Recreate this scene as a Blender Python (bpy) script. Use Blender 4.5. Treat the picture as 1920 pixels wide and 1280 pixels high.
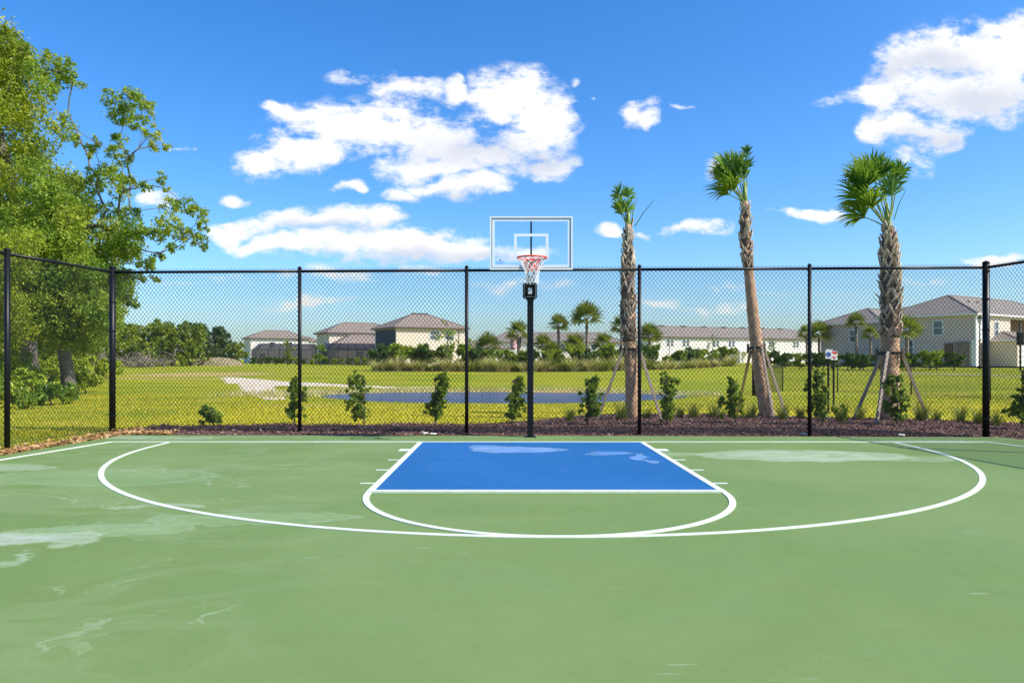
import bpy, bmesh, math, random
import numpy as np
from mathutils import Vector, Matrix
R = math.radians
random.seed(7); rng = np.random.default_rng(7)
S = bpy.context.scene
for o in list(bpy.data.objects): bpy.data.objects.remove(o)

# ------------------------------------------------------------------ camera
F, H, VX, VY = 1372.0, 1.385, 948.0, 673.0       # focal length in photo pixels, eye height, vanishing point
cd = bpy.data.cameras.new('camera'); cam = bpy.data.objects.new('camera', cd); S.collection.objects.link(cam)
cam.location = (0, 0, H); cam.rotation_euler = (R(90), 0, 0)
cd.sensor_width = 36; cd.lens = 36*F/1920; cd.clip_end = 8000; cd.clip_start = 0.05
cd.shift_x = (960-VX)/1920; cd.shift_y = (VY-640)/1920
S.camera = cam

# ------------------------------------------------------------------ light
SUN = Vector((0.935*0.72, -0.355*0.72, 0.70)).normalized()
S.view_settings.view_transform = 'Standard'; S.view_settings.look = 'None'
S.view_settings.exposure = 0.40; S.view_settings.gamma = 1
ld = bpy.data.lights.new('sun', 'SUN'); ld.energy = 5.0; ld.angle = R(0.53); ld.color = (1, 0.94, 0.84)
sun = bpy.data.objects.new('sun', ld); S.collection.objects.link(sun)
sun.rotation_euler = SUN.to_track_quat('Z', 'Y').to_euler(); sun.location = (20, -10, 30)

W = bpy.data.worlds.new('World'); S.world = W; W.use_nodes = True
W.cycles.sampling_method = 'MANUAL'; W.cycles.sample_map_resolution = 256
wt = W.node_tree; wt.nodes.clear()
class NT:
    def __init__(s, t): s.t = t
    def n(s, typ, ins=None, **kw):
        nd = s.t.nodes.new(typ)
        for k, v in kw.items(): setattr(nd, k, v)
        if ins:
            for k, v in ins.items():
                sock = nd.inputs[k]
                if isinstance(v, bpy.types.NodeSocket): s.t.links.new(v, sock)
                else: sock.default_value = v
        return nd
    def m(s, op, a, b=None, c=None, clamp=False):
        d = {0: a}
        if b is not None: d[1] = b
        if c is not None: d[2] = c
        nd = s.n('ShaderNodeMath', d, operation=op); nd.use_clamp = clamp
        return nd.outputs[0]
    def v(s, op, a, b=None):
        d = {0: a}
        if b is not None: d[1] = b
        nd = s.n('ShaderNodeVectorMath', d, operation=op)
        return nd.outputs['Value'] if op in ('LENGTH', 'DOT_PRODUCT') else nd.outputs[0]
    def mix(s, f, a, b, mode='MIX'):
        return s.n('ShaderNodeMix', {0: f, 6: a, 7: b}, data_type='RGBA', blend_type=mode).outputs[2]
    def noise(s, vec, scale, detail=4, rough=.55, dist=0, out=0):
        return s.n('ShaderNodeTexNoise', {'Vector': vec, 'Scale': scale, 'Detail': detail, 'Roughness': rough, 'Distortion': dist}).outputs[out]
    def ramp(s, f, lo, hi, a=0.0, b=1.0, kind='SMOOTHSTEP'):
        return s.n('ShaderNodeMapRange', {0: f, 1: lo, 2: hi, 3: a, 4: b}, interpolation_type=kind).outputs[0]

# cloud density as a node group of the sky direction (tangent of azimuth, tangent of elevation)
CL = [(640,225,115,48),(715,235,120,60),(570,275,110,38),(485,298,52,30),(830,262,95,58),(955,178,88,48),(1015,215,68,50),
 (975,265,85,45),(1030,312,62,24),(900,300,130,36),(800,312,110,30),(775,158,70,24),(842,158,26,24),(535,212,45,16),
 (845,352,112,24),(905,350,48,24),(760,360,45,16),
 (640,412,100,30),(560,418,110,24),(440,430,60,20),(700,398,46,20),(520,455,90,16),
 (740,465,220,34),(640,452,120,22),(880,475,120,26),(990,478,60,18),(560,462,90,16),
 (436,371,32,13),(648,348,26,10),(1205,212,32,24),(1222,228,18,14),(1300,428,52,17),(1130,433,38,16),
 (1525,405,78,12),(1582,398,30,9),
 (1850,110,165,72),(1760,172,135,62),(1680,240,70,32),(1648,182,75,20),(1720,120,80,50),(1890,60,80,35),(1880,175,80,50),(1745,255,70,28),
 (1885,483,75,12),(290,372,42,24),(2200,200,180,60),(-300,420,260,50),(2300,430,200,30),(-500,200,200,60)]
FAINT = [(655,140,55,12,.6),(1335,315,30,24,.7),(1075,160,14,10,.6),(1210,436,34,9,.6),(1560,190,30,12,.5),(1730,300,40,30,.55),(1270,200,20,6,.5),
 (1120,184,14,8,.5),(335,277,22,5,.5),(640,515,260,14,.55),(1000,540,160,12,.5),(560,560,120,12,.5),(1300,570,170,12,.5),(1370,540,90,8,.4),(1740,530,70,10,.5)]
gt = bpy.data.node_groups.new('CloudField', 'ShaderNodeTree')
gt.interface.new_socket('Vector', in_out='INPUT', socket_type='NodeSocketVector')
gt.interface.new_socket('Density', in_out='OUTPUT', socket_type='NodeSocketFloat')
g = NT(gt); gi = g.n('NodeGroupInput'); go = g.n('NodeGroupOutput')
uv = gi.outputs[0]
wn = g.noise(uv, 9, 2, .6, out=1)
wv = g.v('MULTIPLY', g.v('SUBTRACT', wn, (.5, .5, .5)), (.11, .065, 0))
uvw = g.v('ADD', uv, wv)
acc = None
for c in CL + FAINT:
    px, py, rx, ry = c[:4]; wgt = c[4] if len(c) > 4 else 1.0
    p = g.v('SUBTRACT', uvw, ((px-VX)/F, (VY-py)/F, 0))
    p = g.v('MULTIPLY', p, (F/rx, F/ry, 0))
    L = g.v('LENGTH', p)
    d = g.ramp(L, 0.08, 1.40, wgt, 0.0, 'LINEAR')
    acc = d if acc is None else g.m('SMOOTH_MAX', acc, d, 0.08)
st = g.v('MULTIPLY', uv, (1, 1.7, 1))
n1 = g.noise(st, 11, 7, .7); n2 = g.noise(g.v('ADD', st, (3, 5, 0)), 34, 4, .65)
nn = g.m('ADD', g.m('MULTIPLY', g.m('SUBTRACT', n1, .5), 2.1), g.m('MULTIPLY', g.m('SUBTRACT', n2, .5), 1.0))
# thin streaks of cloud low over the horizon
vv = g.n('ShaderNodeSeparateXYZ', {0: uv}).outputs[1]
sn = g.noise(g.v('MULTIPLY', uv, (2.2, 22, 1)), 1.6, 6, .6)
sm = g.m('MULTIPLY', g.ramp(vv, .17, .10), g.ramp(vv, -.01, .03))
stk = g.m('MULTIPLY', g.m('MULTIPLY', g.ramp(sn, .5, .72), sm), .35)
dd = g.m('ADD', g.m('ADD', acc, g.m('MULTIPLY', nn, g.m('ADD', g.ramp(acc, .07, .34), 0.0))), 0)
dd = g.m('MAXIMUM', dd, stk)
gt.interface.new_socket('Shade', in_out='OUTPUT', socket_type='NodeSocketFloat')
sh_ = None      # thick undersides of the larger clouds
for px, py, rx, ry in [(905,285,130,45),(1010,300,90,30),(760,492,240,22),(900,486,120,18),(620,430,110,16),(1820,190,150,38),(1760,262,90,26),(1740,130,130,30),(830,372,80,12)]:
    p = g.v('MULTIPLY', g.v('SUBTRACT', uvw, ((px-VX)/F, (VY-py)/F, 0)), (F/rx, F/ry, 0))
    d = g.ramp(g.v('LENGTH', p), 0.0, 1.5, 1, 0.0, 'LINEAR'); sh_ = d if sh_ is None else g.m('MAXIMUM', sh_, d)
gt.links.new(g.m('ADD', g.m('MULTIPLY', sh_, .85), g.m('MULTIPLY', g.m('SUBTRACT', n1, .5), 1.0)), go.inputs[1])
gt.links.new(dd, go.inputs[0])

w = NT(wt)
tc = w.n('ShaderNodeTexCoord').outputs['Generated']
sx = w.n('ShaderNodeSeparateXYZ', {0: tc})
yc = w.m('MAXIMUM', w.m('ABSOLUTE', sx.outputs[1]), .05)
uvv = w.n('ShaderNodeCombineXYZ', {0: w.m('DIVIDE', sx.outputs[0], yc), 1: w.m('DIVIDE', sx.outputs[2], yc), 2: 0}).outputs[0]
def field(v):
    gn = w.n('ShaderNodeGroup'); gn.node_tree = gt; wt.links.new(v, gn.inputs[0]); return gn.outputs
D0, D1 = field(uvv)
cov = w.ramp(D0, .12, .80)
sky = w.n('ShaderNodeTexSky', sky_type='NISHITA'); sky.sun_disc = False
sky.sun_elevation = math.asin(SUN.z); sky.sun_rotation = math.atan2(SUN.x, SUN.y)
sky.air_density = 1.0; sky.dust_density = 1.2; sky.ozone_density = 3.0
skyc = w.n('ShaderNodeHueSaturation', {'Saturation': 1.34, 'Value': 1.30, 'Color': sky.outputs[0]}).outputs[0]
skyc = w.mix(1.0, skyc, (.82, .965, 1.14, 1), 'MULTIPLY')
elev = sx.outputs[2]
shade = w.ramp(D1, .0, .85)
bright = w.mix(shade, (7.0, 7.0, 6.95, 1), (4.7, 5.0, 5.7, 1))
fin = w.mix(cov, skyc, bright)
bg = w.n('ShaderNodeBackground', {'Color': fin, 'Strength': 0.12})
wo = w.n('ShaderNodeOutputWorld'); wt.links.new(bg.outputs[0], wo.inputs[0])

# ------------------------------------------------------------------ helpers
COL = S.collection
def P(px, py, d): return Vector(((px-VX)/F*d, d, H+(VY-py)/F*d))
def X(px, d): return (px-VX)/F*d
def tag(o, label=None, cat=None, group=None, kind=None):
    if label: o['label'] = label
    if cat: o['category'] = cat
    if group: o['group'] = group
    if kind: o['kind'] = kind
    return o
def empty(name, loc, rz=0, **k):
    o = bpy.data.objects.new(name, None); COL.objects.link(o); o.location = loc; o.rotation_euler = (0, 0, rz)
    o.empty_display_size = .1
    return tag(o, **k)
def link(name, me, mat, parent=None, smooth=False):
    o = bpy.data.objects.new(name, me); COL.objects.link(o)
    if mat and not me.materials: me.materials.append(mat)
    if parent: o.parent = parent
    if smooth: me.polygons.foreach_set('use_smooth', [True]*len(me.polygons))
    return o
def npmesh(name, V, Fc):
    V = np.asarray(V, np.float32); Fc = np.asarray(Fc, np.int32); k = Fc.shape[1]; n = len(Fc)
    me = bpy.data.meshes.new(name); me.vertices.add(len(V)); me.vertices.foreach_set('co', V.ravel())
    me.loops.add(n*k); me.loops.foreach_set('vertex_index', Fc.ravel())
    me.polygons.add(n); me.polygons.foreach_set('loop_start', np.arange(0, n*k, k, dtype=np.int32))
    me.update(calc_edges=True); me.validate(); return me
class MB:
    def __init__(s): s.v = []; s.f = []
    def box(s, x0, y0, z0, x1, y1, z1):
        b = len(s.v)
        s.v += [(x0,y0,z0),(x1,y0,z0),(x1,y1,z0),(x0,y1,z0),(x0,y0,z1),(x1,y0,z1),(x1,y1,z1),(x0,y1,z1)]
        s.f += [tuple(b+i for i in q) for q in ((0,3,2,1),(4,5,6,7),(0,1,5,4),(1,2,6,5),(2,3,7,6),(3,0,4,7))]
        return s
    def poly(s, pts):
        b = len(s.v); s.v += [tuple(p) for p in pts]; s.f.append(tuple(range(b, b+len(pts)))); return s
    def tube(s, pts, rad, n=8, cap=True, jit=0):
        pts = [Vector(p) for p in pts]
        if not hasattr(rad, '__len__'): rad = [rad]*len(pts)
        b = len(s.v); up = None
        for i, p in enumerate(pts):
            t = (pts[min(i+1, len(pts)-1)]-pts[max(i-1, 0)])
            t = t.normalized() if t.length > 1e-9 else Vector((0, 0, 1))
            if up is None: up = t.orthogonal().normalized()
            a = (up - t*up.dot(t)); a = a.normalized() if a.length > 1e-6 else t.orthogonal().normalized(); up = a
            c = t.cross(a)
            for k in range(n):
                q = 2*math.pi*k/n; r = rad[i]*(1+random.uniform(-jit, jit))
                s.v.append(tuple(p + a*(math.cos(q)*r) + c*(math.sin(q)*r)))
        for i in range(len(pts)-1):
            for k in range(n):
                k2 = (k+1) % n
                s.f.append((b+i*n+k, b+i*n+k2, b+(i+1)*n+k2, b+(i+1)*n+k))
        if cap:
            s.f.append(tuple(b+k for k in reversed(range(n)))); s.f.append(tuple(b+(len(pts)-1)*n+k for k in range(n)))
        return s
    def beam(s, a, b, w, h=None):           # square section beam
        return s.tube([a, b], (w if h is None else (w+h)/2)*.7071, 4)
    def mesh(s, name='m'):
        me = bpy.data.meshes.new(name); me.from_pydata(s.v, [], s.f); me.update(); return me
    def build(s, name, mat, parent=None, smooth=False): return link(name, s.mesh(name), mat, parent, smooth)
def bevel(o, w=.01, seg=2):
    m = o.modifiers.new('b', 'BEVEL'); m.width = w; m.segments = seg; m.limit_method = 'ANGLE'; return o
def copy_tree(o, parent=None):
    c = o.copy(); COL.objects.link(c); c.parent = parent
    for ch in [x for x in KIDS.get(o.name, [])]: copy_tree(ch, c)
    return c
KIDS = {}
def index_kids(o):
    KIDS[o.name] = [c for c in bpy.data.objects if c.parent == o]
    for c in KIDS[o.name]: index_kids(c)

# ------------------------------------------------------------------ materials
def mat(name, col, rough=.6, noise=None, metal=0, bump=None, spec=.5, coord='Object'):
    """noise: (scale, second colour, amount); bump: (scale, strength)"""
    m = bpy.data.materials.new(name); m.use_nodes = True; t = NT(m.node_tree); b = m.node_tree.nodes['Principled BSDF']
    b.inputs['Roughness'].default_value = rough; b.inputs['Metallic'].default_value = metal
    b.inputs['Specular IOR Level'].default_value = spec
    c = (*col, 1); b.inputs['Base Color'].default_value = c
    co = t.n('ShaderNodeTexCoord').outputs[coord]
    if noise:
        f = t.ramp(t.noise(co, noise[0], 6, .6), .5-.25*1, .5+.25)
        f = t.m('MULTIPLY', f, noise[2])
        m.node_tree.links.new(t.mix(f, c, (*noise[1], 1)), b.inputs['Base Color'])
    if bump:
        bn = t.n('ShaderNodeBump', {'Height': t.noise(co, bump[0], 6, .65), 'Strength': bump[1], 'Distance': .05})
        m.node_tree.links.new(bn.outputs[0], b.inputs['Normal'])
    return m
def leafmat(name, cols, trans=.3, clump=.6, rough=.5):
    m = bpy.data.materials.new(name); m.use_nodes = True; t = NT(m.node_tree); nt = m.node_tree
    b = nt.nodes['Principled BSDF']; b.inputs['Roughness'].default_value = rough; b.inputs['Specular IOR Level'].default_value = .35
    geo = t.n('ShaderNodeNewGeometry'); rnd = geo.outputs['Random Per Island']
    co = t.n('ShaderNodeTexCoord').outputs['Object']
    oi = t.n('ShaderNodeObjectInfo').outputs['Random']
    nz = t.ramp(t.noise(co, clump, 3, .5), .3, .7)
    f = t.m('ADD', t.m('MULTIPLY', rnd, .45), t.m('MULTIPLY', nz, .55))
    f = t.m('ADD', f, t.m('MULTIPLY', t.m('SUBTRACT', oi, .5), .25), clamp=True)
    cr = t.n('ShaderNodeValToRGB', {0: f}); e = cr.color_ramp.elements
    e[0].color = (*cols[0], 1); e[1].color = (*cols[-1], 1)
    for i, c in enumerate(cols[1:-1]):
        q = e.new((i+1)/(len(cols)-1)); q.color = (*c, 1)
    nt.links.new(cr.outputs[0], b.inputs['Base Color'])
    tr = t.n('ShaderNodeBsdfTranslucent', {'Color': t.mix(.5, cr.outputs[0], (.25, .32, .02, 1))})
    mx = t.n('ShaderNodeMixShader', {0: trans, 1: b.outputs[0], 2: tr.outputs[0]})
    nt.links.new(mx.outputs[0], nt.nodes['Material Output'].inputs[0]); return m

M = {}
M['black'] = mat('black_vinyl', (.008, .009, .012), .42)
M['postblack'] = mat('black_post_paint', (.004, .0045, .006), .42, (6, (.010, .010, .012), .5), spec=.25)
M['galv'] = mat('galvanised', (.4, .4, .4), .35, metal=.8)
M['white'] = mat('white_paint', (.78, .79, .8), .35)
M['wall'] = mat('cream_stucco', (.74, .62, .49), .85, (1.5, (.66, .55, .43), .5))
M['wallw'] = mat('white_stucco', (.80, .74, .66), .85, (1.5, (.72, .66, .58), .5))
M['wallg'] = mat('grey_stucco', (.64, .51, .46), .85, (1.5, (.55, .44, .40), .5))
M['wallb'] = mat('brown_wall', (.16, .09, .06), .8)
M['stone'] = mat('stone_veneer', (.16, .10, .08), .85, (3, (.35, .27, .22), .9))
M['trim'] = mat('white_trim', (.8, .79, .76), .5)
M['fascia'] = mat('dark_fascia', (.10, .08, .07), .6)
M['glass'] = mat('window_glass', (.05, .08, .11), .08, spec=1.0)
M['gutter'] = mat('downspout', (.35, .28, .24), .5)
M['concrete'] = mat('concrete', (.5, .48, .44), .85, (4, (.4, .38, .35), .6))
def roofmat(name, c1, c2, c3):
    m = bpy.data.materials.new(name); m.use_nodes = True; t = NT(m.node_tree); b = m.node_tree.nodes['Principled BSDF']
    co = t.n('ShaderNodeTexCoord').outputs['Object']; sp = t.n('ShaderNodeSeparateXYZ', {0: co})
    v = t.n('ShaderNodeCombineXYZ', {0: t.m('ADD', sp.outputs[0], sp.outputs[1]), 1: t.m('MULTIPLY', sp.outputs[2], 2.0), 2: 0}).outputs[0]
    br = t.n('ShaderNodeTexBrick', {'Vector': v, 'Color1': (*c1, 1), 'Color2': (*c2, 1), 'Mortar': (*c3, 1), 'Scale': 1.0, 'Mortar Size': .035, 'Brick Width': .6, 'Row Height': .38})
    n = t.ramp(t.noise(co, 1.2, 5, .6), .3, .7)
    m.node_tree.links.new(t.mix(t.m('MULTIPLY', n, .5), br.outputs[0], (*c2, 1)), b.inputs['Base Color'])
    b.inputs['Roughness'].default_value = .8; return m
M['roof'] = roofmat('roof_tiles', (.34, .27, .21), (.24, .19, .15), (.11, .08, .06))
M['roofg'] = roofmat('grey_roof_shingles', (.31, .26, .21), (.22, .185, .15), (.10, .08, .065))
def screenmat():
    m = bpy.data.materials.new('insect_screen'); m.use_nodes = True; t = NT(m.node_tree); nt = m.node_tree
    b = nt.nodes['Principled BSDF']; b.inputs['Base Color'].default_value = (.015, .016, .02, 1); b.inputs['Roughness'].default_value = .6
    tr = t.n('ShaderNodeBsdfTransparent')
    mx = t.n('ShaderNodeMixShader', {0: .93, 1: tr.outputs[0], 2: b.outputs[0]}); nt.links.new(mx.outputs[0], nt.nodes['Material Output'].inputs[0]); return m
M['screen'] = screenmat()
M['darkscreen'] = mat('dark_balcony_screen', (.035, .04, .05), .7)
M['bark'] = mat('oak_bark', (.10, .08, .065), .95, (5, (.24, .21, .18), .9), bump=(9, .9))
M['twig'] = mat('twig_bark', (.20, .15, .11), .95, (6, (.10, .08, .06), .8))
M['dead'] = mat('dead_wood', (.33, .27, .22), .95, (6, (.18, .14, .11), .8))
M['oak'] = leafmat('oak_leaves', [(.09, .14, .016), (.24, .32, .022), (.42, .46, .026), (.60, .52, .05)], .45, .55)
M['oakg'] = leafmat('green_oak_leaves', [(.05, .12, .025), (.15, .27, .03), (.29, .40, .035), (.50, .50, .05)], .45, .7)
M['woods'] = leafmat('woods_leaves', [(.06, .10, .014), (.15, .22, .018), (.28, .34, .025), (.42, .42, .04)], .35, .25)
M['woodsd'] = leafmat('dark_woods_leaves', [(.02, .045, .02), (.045, .09, .03), (.09, .14, .05), (.14, .17, .06)], .2, .3)
M['shrub'] = leafmat('shrub_leaves', [(.05, .11, .014), (.14, .25, .018), (.27, .38, .028), (.50, .52, .06)], .42, 3)
M['hedge'] = leafmat('hedge_leaves', [(.09, .15, .014), (.22, .32, .02), (.38, .46, .03), (.52, .55, .06)], .35, .6)
M['hedged'] = leafmat('dark_hedge_leaves', [(.02, .05, .01), (.05, .11, .015), (.11, .19, .02), (.19, .26, .03)], .25, .8)
M['tan'] = leafmat('dry_grass_blades', [(.44, .40, .10), (.64, .58, .20), (.82, .72, .34), (.90, .82, .52)], .55, .6)
M['tangreen'] = leafmat('green_grass_blades', [(.16, .18, .03), (.30, .32, .05), (.50, .50, .10), (.70, .64, .25)], .5, .6)
M['tuft'] = leafmat('tuft_blades', [(.05, .09, .015), (.12, .17, .025), (.22, .24, .04), (.36, .30, .08)], .3, 2)
M['lawnb'] = leafmat('lawn_blades', [(.26, .27, .012), (.40, .37, .015), (.52, .44, .02), (.60, .48, .05)], .35, .35)
M['palm'] = leafmat('palm_leaflets', [(.02, .085, .014), (.06, .19, .022), (.15, .30, .03), (.38, .48, .08)], .38, 2.0, .38)
M['palmf'] = leafmat('far_palm_leaflets', [(.07, .12, .014), (.18, .23, .02), (.30, .32, .03), (.44, .40, .06)], .42, .8, .45)
M['petiole'] = mat('petiole', (.16, .24, .04), .5, (3, (.3, .34, .08), .6))
M['ptrunk'] = mat('palm_trunk_bark', (.38, .21, .12), .95, (7, (.70, .45, .27), .9), bump=(14, 1.0))
M['boot'] = mat('palm_boot', (.70, .58, .43), .9, (3, (.34, .24, .16), 1.0), bump=(16, .7))
M['ftrunk'] = mat('far_palm_bark', (.20, .15, .11), .95, (6, (.30, .23, .17), .8))
M['fibre'] = mat('palm_fibre', (.075, .045, .03), .95, (9, (.20, .13, .085), .8), bump=(18, .8))
M['lumber'] = mat('weathered_lumber', (.42, .34, .26), .85, (4, (.26, .2, .15), .8))
M['chips'] = leafmat('bark_chips', [(.045, .022, .018), (.10, .05, .038), (.19, .11, .085), (.36, .25, .20)], 0.0, 3, .9)
M['litter'] = leafmat('fallen_leaves', [(.20, .10, .04), (.36, .20, .08), (.50, .30, .14), (.60, .44, .26)], .1, 3, .9)

# ------------------------------------------------------------------ ground
def sstep(a, b, x):
    t = np.clip((x-a)/(b-a), 0, 1); return t*t*(3-2*t)
BY = [-4000, 13.2, 16, 22, 28, 40, 45, 62, 100, 200, 4000]; BZ = [-.06, -.012, 0, -.15, -.28, -.26, -.1, .28, .45, .5, .5]
def pond_e(x, y):
    a = np.arctan2(y-33.4, x+.6)
    wob = 1+.05*np.sin(3*a+1)+.04*np.sin(5*a+.4)
    return np.sqrt(((x+.6)/7.9)**2+((y-33.4)/4.5)**2)/wob
def mulch_w(x, y):
    back = np.interp(x, [-40, -9, -7, -1, .6, 2, 5, 8.5, 11, 14], [14.6, 14.7, 15.0, 15.3, 15.9, 18.6, 19.0, 16.9, 15.6, 15.6])
    back = back + .15*np.sin(x*2.3)+.1*np.sin(x*5.1)
    return sstep(back+.15, back-.15, y)*sstep(-7.35, -7.0, x)*sstep(11.5, 11, x)*(y > 12.0)
def gz(x, y):
    x = np.asarray(x, float); y = np.asarray(y, float)
    z = np.interp(y, BY, BZ)
    z = z + .22*sstep(12, 30, x)*sstep(52, 84, y)*sstep(200, 100, y)
    z = z + .05*np.sin(x*.21+1)*np.sin(y*.17)*sstep(17, 30, y)
    wgt = sstep(1.16, .7, pond_e(x, y)); z = z*(1-wgt) - .85*wgt
    z = z + .05*mulch_w(x, y)*(y > 13.4)*sstep(13.3, 13.9, y)
    z = np.where(y < 13.3, np.where((x < -7.2) | (x > 9.0), -.02, -.06), z)
    return z
def GZ(x, y): return float(gz(x, y))
def grow(a, b, s0, g):
    r = [a]; s = s0
    while r[-1] < b: r.append(r[-1]+s); s *= g
    return r
xp = list(np.arange(-10, 12, .16)); xr = grow(12, 4000, .2, 1.06); xl = [-v+2 for v in grow(12, 4000, .2, 1.06)]
xs = np.array(sorted(xl)+xp+xr); xs = np.unique(np.round(xs, 4))
ya = list(np.arange(12.6, 20, .12)); yb = grow(20, 4000, .16, 1.022); yn = [-v for v in grow(-12.6, 500, .4, 1.15)]
ys = np.unique(np.round(np.array(sorted(yn)+ya+yb), 4))
gx, gy = np.meshgrid(xs, ys); zz = gz(gx, gy)
V = np.stack([gx.ravel(), gy.ravel(), zz.ravel()], 1)
nx, ny = len(xs), len(ys); ii, jj = np.meshgrid(np.arange(nx-1), np.arange(ny-1)); q = (jj*nx+ii).ravel()
me = npmesh('ground', V, np.stack([q, q+1, q+nx+1, q+nx], 1))
e = pond_e(gx, gy)
sand = np.exp(-((e-1.42)/.20)**2)*sstep(-2, -9, gx)
def dpoly(pl, ws):
    best = np.full(gx.shape, 9.0)
    for (xa, ya_, wa), (xb, yb_, wb_) in zip(pl[:-1], pl[1:]):
        ux, uy = xb-xa, yb_-ya_; tt = np.clip(((gx-xa)*ux+(gy-ya_)*uy)/(ux*ux+uy*uy), 0, 1)
        dd_ = np.hypot((gx-xa-ux*tt)*ws, gy-ya_-uy*tt)/(wa+(wb_-wa)*tt); best = np.minimum(best, dd_)
    return best
dp = np.minimum(dpoly([(-19.8, 52.5, .5), (-15.7, 46.5, 1.8), (-13, 45, 1.7), (-9.9, 43.6, .8), (-6.5, 41.5, .45), (-3, 41, .2)], .8), dpoly([(-15.7, 46, 1.4), (-12.2, 36.5, 1.0), (-9.3, 29.6, .55)], 1.3))
sand = sstep(1.3, .6, dp)*.95
sand = np.maximum(sand, .45*np.exp(-((e-1.2)/.08)**2)*sstep(30, 36, gy))
dry = np.exp(-((e-1.17)/.16)**2)*sstep(31, 37, gy)*.9
dry = np.maximum(dry, .9*np.exp(-((gx+24)/7)**2-((gy-58)/6)**2))
dry = np.maximum(dry, .95*np.exp(-((gx+30)/14)**2-((gy-50)/1.2)**2))
dry = np.maximum(dry, .8*np.exp(-((gx+11.5)/2.2)**2-((gy-34)/3)**2))
dry = np.maximum(dry, .55*np.exp(-((gx+7.0)/2.2)**2-((gy-25)/2.0)**2))
dry = np.maximum(dry, .6*np.exp(-((gx-20)/14)**2-((gy-33.5)/1.1)**2))
bedb = np.interp(gx, [-14, -11, 8.6, 15.6, 26.5, 31], [66, 62.6, 65, 71.6, 85, 92])
mu = mulch_w(gx, gy); mu = np.maximum(mu, sstep(-.3, .3, gy-bedb)*sstep(9, 8, gy-bedb)*sstep(-12.3, -11.5, gx)*sstep(30, 29, gx))
yel = sstep(30, 22, gy)*sstep(-9, -6, gx+(gy-14)*.15)
for nm, arr in (('sand', sand), ('dry', dry), ('mulch', mu), ('yellow', yel)):
    at = me.attributes.new(nm, 'FLOAT', 'POINT'); at.data.foreach_set('value', arr.ravel().astype(np.float32))
gm = bpy.data.materials.new('lawn_and_beds'); gm.use_nodes = True; t = NT(gm.node_tree); b = gm.node_tree.nodes['Principled BSDF']
co = t.n('ShaderNodeTexCoord').outputs['Object']
A = {k: t.n('ShaderNodeAttribute', attribute_name=k).outputs['Fac'] for k in ('sand', 'dry', 'mulch', 'yellow')}
nb = t.noise(t.v('MULTIPLY', co, (.6, 1.6, 1)), .22, 6, .65); nf = t.noise(co, 3.5, 6, .7); nff = t.noise(co, 24, 4, .7)
grass = t.mix(t.ramp(nb, .38, .62), (.20, .26, .010, 1), (.37, .36, .016, 1))
grass = t.mix(t.m('MULTIPLY', t.ramp(nf, .45, .75), .5), grass, (.48, .42, .05, 1))
yl = t.mix(t.ramp(t.noise(co, .9, 5, .65), .35, .65), (.62, .50, .02, 1), (.45, .42, .02, 1))
grass = t.mix(t.m('MULTIPLY', A['yellow'], .85), grass, yl)
grass = t.mix(t.m('MULTIPLY', t.ramp(nff, .4, .75), .35), grass, (.17, .19, .012, 1))
pat = t.ramp(t.noise(t.v('MULTIPLY', co, (.7, 1.5, 1)), .55, 6, .7), .52, .68)
grass = t.mix(t.m('MULTIPLY', pat, .45), grass, (.50, .40, .10, 1))
def thr(a, n, k=.9): return t.ramp(t.m('ADD', a, t.m('MULTIPLY', t.m('SUBTRACT', n, .5), k)), .38, .62)
dryc = t.mix(t.ramp(nf, .35, .65), (.55, .36, .16, 1), (.44, .36, .12, 1))
c = t.mix(t.m('MULTIPLY', thr(A['dry'], nf), .8), grass, dryc)
sandc = t.mix(t.ramp(t.noise(co, 2, 5, .6), .3, .7), (.78, .68, .54, 1), (.60, .48, .34, 1))
c = t.mix(thr(A['sand'], t.noise(co, 1.3, 6, .65), 1.0), c, sandc)
vo = t.n('ShaderNodeTexVoronoi', {'Vector': co, 'Scale': 24})
mc = t.n('ShaderNodeValToRGB', {0: t.n('ShaderNodeSeparateColor', {0: vo.outputs['Color']}).outputs[0]}); el = mc.color_ramp.elements
el[0].color = (.04, .02, .017, 1); el[1].color = (.26, .16, .13, 1); qq = el.new(.6); qq.color = (.10, .05, .04, 1)
c = t.mix(thr(A['mulch'], nf, .5), c, mc.outputs[0])
gm.node_tree.links.new(c, b.inputs['Base Color']); b.inputs['Roughness'].default_value = .95; b.inputs['Specular IOR Level'].default_value = .1
bn = t.n('ShaderNodeBump', {'Height': t.m('ADD', nff, vo.outputs['Distance']), 'Strength': .7, 'Distance': .04}); gm.node_tree.links.new(bn.outputs[0], b.inputs['Normal'])
tag(link('ground', me, gm, smooth=True), kind='structure')

# pond water
wm = bpy.data.materials.new('pond_water'); wm.use_nodes = True; t = NT(wm.node_tree); b = wm.node_tree.nodes['Principled BSDF']
b.inputs['Base Color'].default_value = (.014, .075, .26, 1); b.inputs['Roughness'].default_value = .12; b.inputs['Specular IOR Level'].default_value = .28
co = t.n('ShaderNodeTexCoord').outputs['Object']
bn = t.n('ShaderNodeBump', {'Height': t.noise(t.v('MULTIPLY', co, (1, 1.8, 1)), 3.2, 4, .6), 'Strength': 1.0, 'Distance': .3}); wm.node_tree.links.new(bn.outputs[0], b.inputs['Normal'])
mb = MB(); mb.poly([(-.6+9.4*math.cos(a), 33.4+5.3*math.sin(a), -.33) for a in np.linspace(0, 2*math.pi, 64, endpoint=False)])
tag(mb.build('pond_water', wm), kind='structure')

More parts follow.
